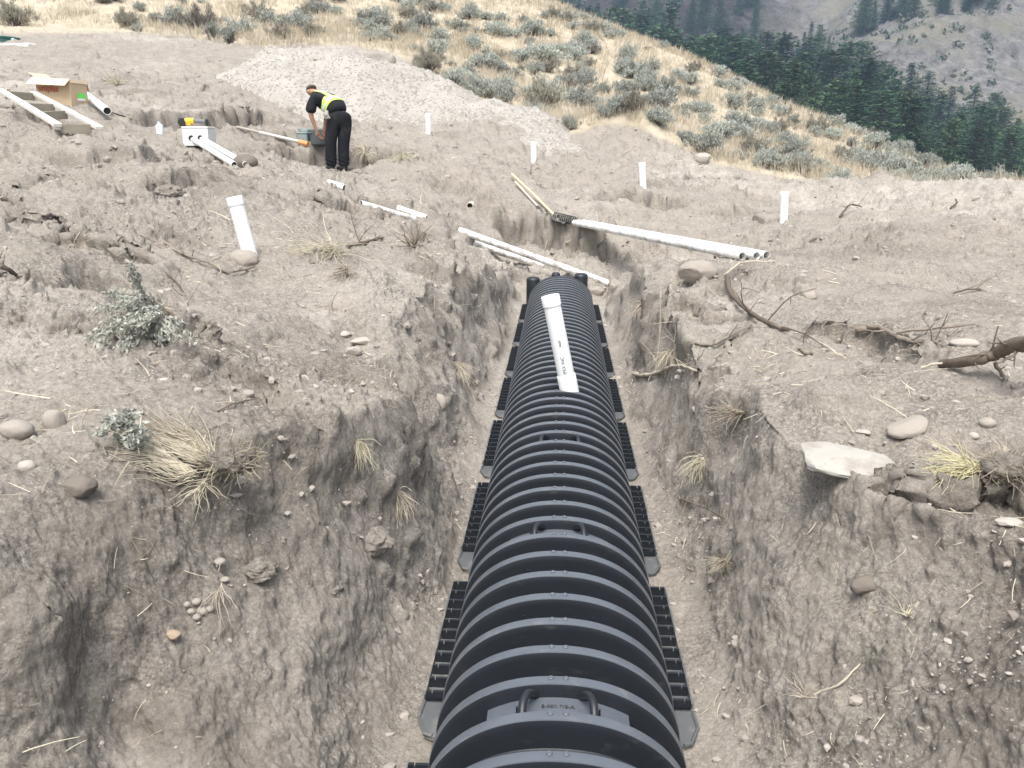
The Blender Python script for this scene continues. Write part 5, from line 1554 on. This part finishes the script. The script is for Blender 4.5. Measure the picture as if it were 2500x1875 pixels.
# ------------------------------------------------------------------ rocks
def rock_mat(name, c0, c1, dirt=(.33, .29, .25), dirt_amt=.3):
    m = mat_simple(name, tuple((a + b) / 2 for a, b in zip(c0, c1)), .9, .16, 5, .15, dirt=dirt, dirt_amt=dirt_amt, dirt_scale=3, bump=.7, bscale=18)
    return m
m_rock = rock_mat('dusty_rock', (.27, .245, .213), (.33, .30, .262), dirt_amt=.5)
m_rock_dark = rock_mat('brown_grey_rock', (.14, .122, .104), (.19, .167, .142), dirt_amt=.15)
m_rock_pale = rock_mat('pale_rock', (.33, .305, .27), (.40, .375, .335), (.33, .295, .255), .5)
def rock_mesh(seed, mat, size, angular=.5, flat=1.0, sub=4):
    import bmesh
    bm = bmesh.new(); bmesh.ops.create_icosphere(bm, subdivisions=sub, radius=1)
    v = np.array([q.co[:] for q in bm.verts]); rg = np.random.default_rng(seed)
    n_ = unit(v); r = np.ones(len(v))
    for k in range(9):
        d = unit(rg.normal(0, 1, 3)); h = rg.uniform(.62, .92)
        c = n_ @ d; r = np.where(c > .05, np.minimum(r, 1 * (1 - angular) + angular * h / np.maximum(c, .05)), r) if angular > 0 else r
    r = np.minimum(r, 1.05)
    v = n_ * r[:, None] * (1 + .07 * fbm(n_[:, 0] * 2.5 + seed, n_[:, 1] * 2.5, n_[:, 2] * 2.5, oct=3, seed=seed)[:, None] + .02 * fbm(n_[:, 0] * 9, n_[:, 1] * 9, n_[:, 2] * 9, oct=2, seed=seed + 3)[:, None])
    v *= np.array(size) * np.array([1, 1, flat])
    for q, p in zip(bm.verts, v): q.co = p
    me = bpy.data.meshes.new('rock'); bm.to_mesh(me); bm.free(); me.materials.append(mat)
    me.polygons.foreach_set('use_smooth', [True] * len(me.polygons)); me.set_sharp_from_angle(angle=R(28))
    return me
def rock(px, py, wpx, label, mat=None, asp=(1, .8, .62), sink=.34, ang=.6, rz=None, tilt=(0, 0), name='rock', f=hit, group=None):
    """px, py: bottom centre in the photo, wpx: width in photo pixels"""
    q = f(px, py)
    w_ = px_w(q, wpx) / 2
    sd = int(px * 7 + py)
    me = rock_mesh(sd, mat or m_rock, (w_ * asp[0], w_ * asp[1], w_ * asp[2]), ang, sub=4 if wpx > 28 else 3)
    o = link(name, me, None, V3(q) + Vector((0, w_ * asp[1] * .6, w_ * asp[2] * (1 - 2 * sink))), (tilt[0], tilt[1], rz if rz is not None else random.uniform(-.4, .4)))
    return tag(o, label, 'rock' if name != 'boulder' else 'boulder', group)
rock(595, 408, 60, 'dark brown-grey round boulder at the end of the white box pipes', m_rock_dark, (1, .8, .68), .22, .35, 0, name='boulder')
rock(1705, 688, 98, 'big smooth tan boulder beyond the trench, below the pipe bundle', None, (1, .6, .62), .15, .75, .1, name='boulder')
rock(590, 648, 78, 'rounded stone at the foot of the leaning standpipe', None, (1, .8, .7), .3, .3)
rock(30, 1068, 84, 'smooth grey boulder on the bank, cut by the picture edge', None, (1, .8, .62), .25, .3, 0, name='boulder')
rock(125, 1045, 72, 'dusty upright stone just right of the edge boulder', None, (.8, .6, 1.0), .35, .6, .2)
rock(60, 1150, 46, 'pale egg-shaped stone on the bank below the smooth edge boulder', m_rock_pale, (1, .8, .68), .25, .15)
rock(185, 1210, 88, 'brown angular stone below the pale egg-shaped one', m_rock_dark, (1, .8, .62), .25, .85, -.1)
rock(838, 822, 40, 'flat pale stone, topmost of three on the pale ledge over the trench', m_rock_pale, (1, .7, .4), .2, .7, group='three stones on the ledge')
rock(882, 842, 58, 'broad flat stone between the other two on the pale ledge', m_rock_pale, (1, .7, .36), .2, .7, .3, group='three stones on the ledge')
rock(862, 868, 40, 'squarish stone, lowest of three on the pale ledge over the trench', m_rock_pale, (1, .9, .7), .2, .9, .1, group='three stones on the ledge')
rock(605, 968, 36, 'small pale stone by a thin forked stick on the bank', None, (1, .8, .6), .25, .5)
rock(1070, 1010, 58, 'tan stone sticking out of the trench wall beside the chambers', None, (.7, .8, .9), .1, .5, .5)
rock(2225, 1062, 118, 'grey flat slab of stone tilted in the soil of the near bank', None, (1, .62, .30), .1, .95, .35, (R(14), R(-14)), name='stone_slab')
rock(2112, 1062, 40, 'small pale flake of stone left of the grey slab', m_rock_pale, (1, .7, .30), .1, .9, -.2, name='stone_slab')
rock(2075, 1150, 250, 'broad flat boulder with a bare white top on the near bank', mat_simple('white_stone', (.37, .352, .32), .9, .12, 9, .15, dirt=(.25, .22, .19), dirt_amt=.55, dirt_scale=9, bump=.5, bscale=14), (1, .72, .20), .34, .95, -.22, (R(6), R(3)), name='boulder')
rock(2415, 1042, 40, 'round brown pebble on the bank right of the grey slab', m_rock, (1, .9, .7), .25, .3)
rock(2380, 1072, 28, 'small pale cobble below the round brown pebble', m_rock_pale, (1, .9, .7), .2, .3)
rock(2152, 968, 28, 'round tan cobble at the mouth of a small burrow', None, (1, .8, .7), .2, .3)
rock(2130, 1448, 105, 'half-buried brown stone in the near trench slope', m_rock_dark, (1, .5, .55), .3, .75, .2)
rock(1715, 400, 42, 'white boulder at the edge of the golden grass', m_rock_pale, (1, .8, .9), .2, .75, name='boulder')
rock(768, 150, 36, 'white flat stone on the face of the gravel heap', m_rock_pale, (1, .8, .45), .2, .8, f=hit_p)
rock(957, 156, 26, 'white upright stone on the crest of the gravel heap', m_rock_pale, (.8, .7, 1.25), .2, .8, f=hit_p)
rock(1103, 285, 30, 'grey boulder half sunk in the sand above the standpipe nearest the heap', m_rock, (1, .8, .7), .3, .7)
rock(1458, 722, 44, 'tan stone on the trench floor beside the end cap', None, (1, .8, .62), .2, .7)
rock(845, 415, 36, 'flat stone by the worker\'s boots', None, (1, .7, .4), .25, .6)
rock(1345, 640, 26, 'small round stone at the mouth of the dark pit', None, (1, .8, .6), .2, .4)
rock(1980, 730, 52, 'pointed stone poking out of the soil by the big root', None, (1, .8, .6), .3, .8)
rock(2360, 845, 70, 'smooth pale stone just behind the thick dead branch', m_rock_pale, (1, .6, .35), .3, .3)
rock(1085, 995, 30, 'small grey stone under the wall stone in the trench side', None, (1, .8, .7), .1, .5)
rock(2468, 1288, 74, 'pale flat stone on the near bank at the picture edge', m_rock_pale, (1, .6, .30), .2, .8)
rock(420, 1562, 44, 'orange-tan stone on the lower slope, largest near the pebbles', mat_simple('tan_rock', (.32, .25, .185), .9, .12, 6, .2, bump=.5), (1, .7, .55), .2, .7)
for i, (px, py, w_) in enumerate(((478, 1478, 24), (492, 1502, 26), (465, 1500, 20), (478, 1515, 22), (510, 1496, 22), (455, 1482, 18))):
    rock(px, py, w_, 'one of the round pebbles clustered on the lower slope', None, (1, .9, .75), .15, .2, group='pebbles clustered on the lower slope', name='pebble')['category'] = 'pebble'
rock(535, 1380, 30, 'oval pebble lying above the cluster of round pebbles', None, (1, .8, .6), .15, .2)
rock(548, 1422, 24, 'grey pebble between the oval pebble and the pebble cluster', None, (1, .8, .6), .15, .3)
# big clods of topsoil along the brink
def clod(px, py, wpx, label, asp=(1, .8, .7)):
    q = hit(px, py); w_ = px_w(q, wpx) / 2
    import bmesh
    bm = bmesh.new(); bmesh.ops.create_icosphere(bm, subdivisions=5, radius=1)
    v = unit(np.array([t.co[:] for t in bm.verts])); s0 = px * .37 + py
    r = 1 + .42 * fbm(v[:, 0] * 1.5 + s0, v[:, 1] * 1.5, v[:, 2] * 1.5, oct=3, seed=601) + .16 * np.abs(fbm(v[:, 0] * 4 + s0, v[:, 1] * 4, v[:, 2] * 4, oct=3, seed=603)) + .10 * fbm(v[:, 0] * 10 + s0, v[:, 1] * 10, v[:, 2] * 10, oct=3, seed=605)
    v = v * r[:, None] * np.array(asp) * w_
    for t, p in zip(bm.verts, v): t.co = p
    me = bpy.data.meshes.new('soil_clod'); bm.to_mesh(me); bm.free(); me.materials.append(m_soil); me.polygons.foreach_set('use_smooth', [True] * len(me.polygons))
    fr_ = np.clip(.55 + .5 * fbm(v[:, 0] * 9, v[:, 1] * 9, v[:, 2] * 9, oct=2, seed=609), 0, 1)
    add_color(me, 'zones', np.stack([.3 + 0 * fr_, fr_, 0 * fr_], 1))
    tag(link('soil_clod', me, None, V3(q) + Vector((-w_ * .2, w_ * .5, -w_ * .12))), label, 'clod')
clod(905, 1330, 110, 'largest clod of rooty topsoil hanging over the trench from the near bank', (1, .8, .62))
clod(870, 1420, 70, 'knobbly topsoil clod just under the largest overhanging one', (.9, .8, .7))
clod(790, 1440, 95, 'broad crumbling topsoil clod at the brink, below the largest one', (1, .9, .62))
clod(735, 1545, 100, 'round cracked clod low on the near trench slope', (1, .8, .85))
clod(620, 1395, 110, 'dark rooty clod on the near bank above the pebble cluster', (1, .8, .5))
clod(400, 470, 90, 'dark heap of turned topsoil between the bank and the white distribution box', (1, .8, .5))
clod(345, 480, 55, 'smaller dark clod beside the dark topsoil heap', (1, .8, .6))
clod(880, 425, 50, 'dark ridge-like clod in front of the worker\'s boots', (1, .7, .5))
clod(1120, 560, 40, 'dark clod at the upper end of the long muddy pipe', (1, .8, .7))
clod(870, 492, 45, 'dark clod left of the muddy pipe pieces', (1, .8, .8))
clod(1080, 755, 60, 'crumbling clod on the trench wall near its far end', (.9, .8, .8))
clod(1985, 405, 38, 'dark clod on the sand at the edge of the golden grass', (1, .7, .5))

# ------------------------------------------------------------------ branches, roots, uprooted brush
m_bark_d = mat_simple('dead_bark', (.13, .105, .085), .95, .35, 14, .1, dirt=(.30, .26, .22), dirt_amt=.3, bump=1, bscale=26)
m_bark_g = mat_simple('grey_bark', (.24, .205, .17), .95, .3, 14, .1, bump=.8, bscale=26)
m_twigp = mat_simple('pale_twig', (.46, .41, .33), .9, .2, 12, .1)
def limb(k, pts, r0, r1, rg, n=8, seg=7, jit=.12):
    if r0 > .02: jit = .05; n = 12
    """a crooked tapering limb through points"""
    P_ = [Vector(p) for p in pts]; out = []; rs = []
    tot = len(P_) - 1
    for i in range(tot):
        for s in range(seg):
            t = s / seg; u = (i + t) / tot
            p0 = P_[max(i - 1, 0)]; p1 = P_[i]; p2 = P_[i + 1]; p3 = P_[min(i + 2, tot)]
            c = .5 * ((2 * p1) + (p2 - p0) * t + (2 * p0 - 5 * p1 + 4 * p2 - p3) * t * t + (-p0 + 3 * p1 - 3 * p2 + p3) * t ** 3)
            r = r0 + (r1 - r0) * u
            out.append(c + Vector(rg.normal(0, 1, 3)) * r * jit * 2); rs.append(r * (1 + rg.normal(0, jit)))
    out.append(P_[-1]); rs.append(r1 * .6)
    k.tube(out, rs, n)
    return out
def branch(px_pts, rpx, label, mat=None, twigs=6, name='branch', lift=0.0, cat='branch', tw_len=.35, group=None, seed=0):
    """px_pts: (px, py, height above the ground in m)"""
    rg = np.random.default_rng(seed + int(px_pts[0][0] + px_pts[0][1] * 3))
    W_ = [V3(hit_h(p[0], p[1], max(.004, p[2]))) for p in px_pts]
    base = W_[0].copy(); W_ = [p - base for p in W_]
    r0 = px_w(np.array(base) , rpx[0]) / 2; r1 = px_w(np.array(base), rpx[1]) / 2
    k = MB(); pts = limb(k, W_, r0, r1, rg)
    Lt = sum((W_[i + 1] - W_[i]).length for i in range(len(W_) - 1))
    for t in range(twigs):
        i = int(rg.uniform(.2, .98) * (len(pts) - 1)); d = (pts[min(i + 1, len(pts) - 1)] - pts[max(i - 1, 0)]).normalized()
        s = (d + Vector(rg.normal(0, .75, 3)) + Vector((0, 0, .25))).normalized(); ln = Lt * tw_len * rg.uniform(.3, 1)
        rr_ = min(max(r1 * .6, r0 * .3), .006 + r0 * .12) * rg.uniform(.5, 1)
        e1 = pts[i] + s * ln * .5 + Vector(rg.normal(0, .06, 3)) * ln; e2 = pts[i] + s * ln + Vector(rg.normal(0, .14, 3)) * ln
        limb(k, [pts[i], e1, e2], rr_, rr_ * .35, rg, 5, 4)
        for q in range(2):
            s2 = (s + Vector(rg.normal(0, .7, 3))).normalized(); limb(k, [e1, e1 + s2 * ln * .35], rr_ * .5, rr_ * .2, rg, 4, 3)
    o = k.build(name, mat or m_bark_g, None, base, smooth_=True)
    return tag(o, label, cat, group)
branch([(2300, 888, .02), (2370, 882, .07), (2420, 868, .12), (2470, 845, .19), (2560, 822, .27)], (22, 34), 'thick shaggy dead branch reaching in from the picture edge', m_bark_d, 10, tw_len=.22)
branch([(2430, 885, .06), (2450, 920, .02), (2475, 950, .0)], (10, 5), 'short dark forked branch hanging below the thick dead branch', m_bark_d, 4)
branch([(2250, 898, .01), (2300, 886, .03), (2365, 882, .03)], (7, 5), 'pale peeled stick lying against the thick dead branch', m_twigp, 0, name='stick', cat='stick')
branch([(2095, 805, .03), (2150, 800, .06), (2210, 830, .03), (2290, 835, .02)], (16, 7), 'tangled grey root snag on the bank left of the thick dead branch', m_bark_g, 14, name='root_snag', cat='root', tw_len=.35)
branch([(2190, 812, .03), (2290, 800, .03), (2380, 792, .02)], (8, 5), 'two-pronged grey stick lying behind the root snag', m_bark_g, 3, name='stick', cat='stick')
branch([(1775, 672, .05), (1785, 715, .05), (1830, 760, .03), (1880, 790, .02), (1930, 806, .0)], (13, 6), 'crooked dark root arching from the tan boulder down the bank', m_bark_d, 5, tw_len=.2, name='root', cat='root')
branch([(1768, 672, .06), (1815, 640, .10), (1880, 640, .06)], (7, 3), 'pale thin branch with bare twigs above the crooked dark root', m_twigp, 7, tw_len=.4)
branch([(1548, 912, .0), (1590, 915, .03), (1650, 892, .06), (1700, 905, .02)], (11, 4), 'pale knotted root sticking out of the trench wall beside the chambers', m_twigp, 7, name='root', cat='root', tw_len=.3)
branch([(1690, 838, .0), (1745, 840, .03), (1800, 810, .05), (1835, 790, .03)], (7, 5), 'dark splayed twigs on the trench edge below the crooked root', m_bark_g, 10, tw_len=.4, name='twig', cat='twig')
branch([(400, 590, .02), (450, 620, .02), (520, 645, .03), (560, 664, .02), (625, 650, .02)], (9, 5), 'long grey branch lying below the leaning standpipe', m_bark_g, 7, tw_len=.28)
branch([(340, 572, .02), (400, 600, .02), (470, 628, .02)], (4, 3), 'thin bare branch beside the long grey one', m_bark_g, 7, tw_len=.35)
branch([(-20, 640, .06), (15, 655, .05), (42, 672, .0)], (17, 8), 'dark stub of root at the picture edge', m_bark_d, 5, name='root', cat='root')
branch([(850, 600, .03), (890, 592, .03), (935, 580, .02)], (9, 7), 'dark broken branch beside the straw clump', m_bark_d, 4)
branch([(530, 1002, .0), (570, 985, .02), (630, 972, .01)], (7, 4), 'thin forked stick on the bank by the small pale stone', m_bark_g, 4, name='stick', cat='stick')
branch([(1845, 1340, .02), (1880, 1345, .03), (1905, 1335, .03), (1908, 1315, .02)], (9, 7), 'curled pale root with a reddish core in the near trench slope', m_twigp, 9, name='root', cat='root', tw_len=.5)
branch([(1915, 1765, .01), (1950, 1720, .02), (2000, 1690, .02), (2050, 1670, .02), (2100, 1620, .01)], (8, 4), 'long pale root lying across the near trench slope', m_twigp, 2, name='root', cat='root', tw_len=.15)
branch([(2330, 715, .02), (2360, 707, .03), (2395, 706, .02)], (5, 4), 'small dark twig on the pale sand', m_bark_d, 4, name='twig', cat='twig')
branch([(2050, 530, .02), (2075, 500, .12), (2105, 505, .03)], (6, 3), 'dark arched twig on the sand right of the last standpipe', m_bark_d, 4, name='twig', cat='twig')
branch([(1965, 598, .02), (1990, 583, .04), (2010, 585, .02)], (5, 3), 'short dark twig on the sand below the last standpipe', m_bark_d, 2, name='twig', cat='twig')
branch([(2320, 508, .02), (2335, 495, .08), (2332, 485, .12)], (5, 3), 'dark upright twig on the sand ridge by the grass edge', m_bark_d, 4, name='twig', cat='twig')
branch([(1950, 850, .01), (1965, 862, .02), (1985, 862, .01)], (7, 6), 'short brown stick on the near bank above the burrow', m_bark_d, 0, name='stick', cat='stick')
branch([(405, 665, .02), (440, 700, .02), (460, 745, .01)], (5, 3), 'thin dark root trailing down the bank above the silvery brush', m_bark_d, 3, name='root', cat='root')
branch([(1655, 1215, .01), (1720, 1240, .02), (1770, 1268, .01)], (4, 3), 'thin dark stick on the trench wall', m_bark_d, 1, name='stick', cat='stick')
branch([(2205, 1560, .01), (2250, 1590, .02), (2290, 1612, .01)], (4, 3), 'thin dark stick low on the near trench slope', m_bark_d, 1, name='stick', cat='stick')
branch([(1340, 560, .02), (1335, 590, .02), (1330, 610, .02)], (3, 2), 'thin pale twig standing in the dark pit', m_twigp, 2, name='twig', cat='twig')

def brush(px, py, label, seed, n=60, lpx=150, dirpx=(0, 0), spread=.6, up=.5, mat=None, leaf=None, leafn=0, wid=.0022, stem_mat=None, name='brush', cat='brush', ball=0, droop=.5, group=None, tintr=(.45, 1)):
    """a torn-out clump: stalks fanning from a root crown, leaves on their ends, an optional root ball"""
    rg = np.random.default_rng(seed); q = hit_h(px, py, .07 if ball or leafn else .03); L0 = px_w(q, lpx)
    o = empty(name, V3(q)); tag(o, label, cat, group)
    right = np.array([CR[0], CR[1], 0]); away = np.array([CF[0], CF[1], 0]); away = away / np.linalg.norm(away)
    main = right * dirpx[0] - away * dirpx[1] * 1.2
    P_, D_, N_ = [], [], []
    C, U, W, T = [], [], [], []
    for i in range(n):
        d = unit(main + np.array([*rg.normal(0, spread, 2), rg.uniform(.1, 1) * up])); l = L0 * rg.uniform(.45, 1.05)
        s = unit(np.cross(d, [0, 0, 1])); pts = []
        p = rg.normal(0, .035, 3) * L0
        K = 6; dd = d.copy()
        for k_ in range(K + 1):
            pts.append(p.copy()); dd = unit(dd + np.array([0, 0, -droop / K]) + rg.normal(0, .19, 3)); p = p + dd * l / K
            g_ = float(gz(np.array(q[0] + p[0]), np.array(q[1] + p[1]))) - q[2]
            if p[2] < g_ + .006: p[2] = g_ + .006
        P_.append(pts)
        if leafn:
            for k_ in range(leafn):
                t = rg.uniform(.45, 1) * K; j = min(int(t), K - 1); c = pts[j] + (pts[j + 1] - pts[j]) * (t - j)
                u = unit(dd + rg.normal(0, .6, 3)); ls = rg.uniform(.006, .014)
                C.append(c + rg.normal(0, .010, 3)); U.append(u * ls); W.append(unit(np.cross(u, rg.normal(0, 1, 3))) * ls * .42); T.append(rg.uniform(0, 1))
    P_ = np.array(P_); n_, K1 = P_.shape[:2]
    S = unit(np.cross(np.gradient(P_, axis=1), rg.normal(0, 1, (n_, 1, 3))))
    tap = np.linspace(1, .35, K1)[None, :, None] * (wid * rg.uniform(.5, 1.5, (n_, 1, 1)))
    S2 = unit(np.cross(np.gradient(P_, axis=1), S))
    rings = np.stack([P_ + S * tap, P_ - S * tap * .5 + S2 * tap * .87, P_ - S * tap * .5 - S2 * tap * .87], 2)
    V = rings.reshape(-1, 3); f = []
    for i in range(K1 - 1):
        for j in range(3): f.append((i * 3 + j, i * 3 + (j + 1) % 3, (i + 1) * 3 + (j + 1) % 3, (i + 1) * 3 + j))
    F = (np.array(f)[None] + (np.arange(n_) * K1 * 3)[:, None, None]).reshape(-1, 4)
    me = mesh_np('stalks', V, F, mat or m_straw, True)
    add_color(me, 'tint', np.repeat(np.stack([rg.uniform(*tintr, n_)] * 3, 1), K1 * 3, 0))
    link('stalks', me, o)
    if leafn: link('leaves', quads_mesh('leaves', np.array(C), np.array(U), np.array(W), np.array(T), leaf, .6), o)
    if ball:
        bc = -main / (np.linalg.norm(main) + 1e-6) * px_w(q, ball) * .45 + np.array([0, 0, px_w(q, ball) * .15]); rb = px_w(q, ball) / 2
        import bmesh
        bm = bmesh.new(); bmesh.ops.create_icosphere(bm, subdivisions=4, radius=1)
        v = unit(np.array([t.co[:] for t in bm.verts])); r = 1 + .35 * fbm(v[:, 0] * 2 + seed, v[:, 1] * 2, v[:, 2] * 2, oct=4, seed=seed, gain=.65)
        v = v * r[:, None] * np.array([1, .8, .55]) * rb + bc
        for t, p in zip(bm.verts, v): t.co = p
        bme = bpy.data.meshes.new('root_ball'); bm.to_mesh(bme); bm.free(); bme.materials.append(m_soil); add_color(bme, 'zones', np.tile([.1, .85, 0], (len(v), 1)))
        link('root_ball', bme, o)
        k2 = 260; pv = v[rg.integers(0, len(v), k2)]; nv = unit(pv - bc); d = unit(nv + rg.normal(0, .7, (k2, 3)))
        V, F, m = strands(pv, d, unit(np.cross(d, rg.normal(0, 1, (k2, 3)))), rb * rg.uniform(.3, .9, k2), np.full(k2, wid * .55), rg, .6)
        me = mesh_np('rootlets', V, F, m_straw, False); add_color(me, 'tint', np.repeat(np.stack([rg.uniform(0, .45, k2)] * 3, 1), m, 0)); link('rootlets', me, o)
    return o
m_silver_leaf = leaf_mat('silver_leaves', (.28, .29, .255), (.48, .49, .43), transl=.15, objvar=0)
m_brush = leaf_mat('brush_stalks', (.20, .165, .12), (.56, .50, .40), transl=.05, objvar=0)
brush(400, 765, 'uprooted sagebrush with silvery leaves drooping down the bank', 21, 40, 205, (-.25, .85), .45, .9, m_brush, m_silver_leaf, 90, .0030, name='uprooted_sagebrush', cat='shrub', droop=1.0, tintr=(.3, .9))
brush(420, 765, 'spray of pale dry stems arching over the silvery uprooted sagebrush', 22, 30, 185, (-1, .35), .35, .9, m_brush, None, 0, .0026, name='stem_spray', droop=1.0, tintr=(.6, 1))
brush(520, 1135, 'uprooted dry brush with long brown stalks and a dark root ball', 23, 140, 250, (-1, -.25), .24, .16, m_brush, None, 0, .0020, name='uprooted_brush', ball=120, droop=.55, tintr=(.15, .9))
brush(470, 1160, 'sheaf of yellow straw lying below the brown uprooted stalks', 24, 90, 190, (-1, .25), .24, .15, m_straw, None, 0, .0016, name='straw_sheaf', cat='straw', droop=.6, tintr=(.6, 1))
brush(300, 1060, 'silvery leafy sage twigs at the tips of the uprooted brush', 25, 26, 75, (-.3, -.8), .6, .8, m_brush, m_silver_leaf, 40, .0022, name='sage_twigs', cat='shrub', droop=.4)
brush(500, 1180, 'fan of dry stalks trailing down from the dark root ball', 26, 30, 130, (-.1, 1), .5, .3, m_straw, None, 0, .0018, name='dry_stalks', cat='straw', droop=.6)
brush(820, 612, 'clump of tangled straw beside the leaning standpipe', 27, 120, 170, (-.8, .35), .75, .55, m_straw, None, 0, .0028, name='straw_clump', cat='straw', droop=.9)
brush(845, 660, 'brown matted grass roots hanging below the straw clump', 28, 70, 90, (-.1, 1), .5, .3, m_brush, None, 0, .0024, name='matted_roots', cat='roots', droop=.7, tintr=(.2, .8))
brush(2395, 1150, 'torn-out tuft of yellow grass with its root ball on the near bank', 29, 150, 150, (-1, -.25), .30, .45, leaf_mat('yellow_grass', (.46, .42, .22), (.74, .70, .46), transl=.15, objvar=0), None, 0, .0018, name='grass_tuft', cat='grass tuft', ball=120, droop=.6)
brush(1010, 600, 'small twiggy dark bush above the far end of the trench', 30, 26, 80, (.1, -.1), .7, 1.2, mat=m_brush, wid=.0045, name='twiggy_bush', cat='shrub', droop=-.1, tintr=(0, .15))
brush(1810, 1010, 'bundle of thin grey roots jutting from the trench wall', 31, 46, 110, (-.8, .15), .4, .35, m_brush, None, 0, .0022, name='root_bundle', cat='roots', droop=.4, tintr=(.1, .7))
brush(965, 1200, 'tuft of long yellow grass hanging over the trench wall', 32, 70, 100, (.55, .75), .22, .3, m_straw, None, 0, .0020, name='hanging_grass', cat='grass tuft', droop=1.5, tintr=(.4, .9))
brush(870, 1080, 'green-tinged grass tuft leaning over the brink', 33, 50, 90, (.5, .7), .22, .3, m_straw, None, 0, .0018, name='hanging_grass', cat='grass tuft', droop=1.5, tintr=(.3, .8))
brush(1110, 890, 'wispy dry grass hanging on the trench wall beyond the brink stones', 34, 60, 90, (.5, .6), .25, .3, m_straw, None, 0, .0024, name='hanging_grass', cat='grass tuft', droop=1.5)
brush(1575, 745, 'pale grass tuft at the brink near the end cap', 35, 60, 60, (-.5, .4), .4, .3, m_straw, None, 0, .0026, name='hanging_grass', cat='grass tuft', droop=1.5)
brush(1640, 860, 'straggling dry grass on the trench brink opposite the standpipe', 36, 70, 80, (-.5, .5), .35, .25, m_straw, None, 0, .0022, name='hanging_grass', cat='grass tuft', droop=1.5)
brush(1720, 1120, 'dry grass and rootlets matted on the trench wall below the flat white boulder', 37, 80, 90, (-.6, .5), .35, .25, m_straw, None, 0, .0020, name='hanging_grass', cat='grass tuft', droop=1.5)
brush(1770, 1370, 'matted rootlets beside the curled pale root', 38, 70, 70, (-.6, .5), .7, .4, m_brush, None, 0, .0018, name='root_mat', cat='roots', droop=.8, tintr=(.1, .8))
brush(2215, 1500, 'stiff yellow straws sticking out of the near trench slope', 39, 26, 80, (.3, -.6), .5, .6, m_straw, None, 0, .0018, name='straw_tuft', cat='straw', droop=.2)
brush(1965, 1700, 'bunch of pale straws over a dark hollow low on the near slope', 40, 34, 80, (.3, -.5), .7, .5, m_straw, None, 0, .0016, name='straw_tuft', cat='straw', droop=.3)
brush(540, 1440, 'few long straws hanging over the pebble cluster', 41, 16, 140, (.3, 1), .3, .5, m_straw, None, 0, .0014, name='straw_tuft', cat='straw', droop=.9)
brush(80, 30, 'tall tuft of golden grass over the cut edge', 42, 60, 70, (0, -.1), .5, 1.8, m_grass, None, 0, .010, name='tall_grass', cat='grass tuft', droop=.2) if False else None
brush(890, 375, 'yellow grass overhanging the ditch right of the worker', 43, 90, 50, (.2, .6), .9, .5, m_straw, None, 0, .0045, name='hanging_grass', cat='grass tuft', droop=1.5)
brush(980, 378, 'dry grass fringe over the dark ditch bank', 44, 90, 50, (.2, .6), .9, .5, m_straw, None, 0, .0045, name='hanging_grass', cat='grass tuft', droop=1.5)
brush(640, 208, 'pale dry grass tuft on the dug slope before the gravel heap', 45, 50, 45, (0, -.2), .7, 1.2, m_straw, None, 0, .006, name='grass_tuft', cat='grass tuft', droop=.3)
brush(285, 205, 'golden grass tuft on the dug slope above the cardboard box', 46, 50, 45, (0, -.2), .7, 1.0, m_straw, None, 0, .006, name='grass_tuft', cat='grass tuft', droop=.3)
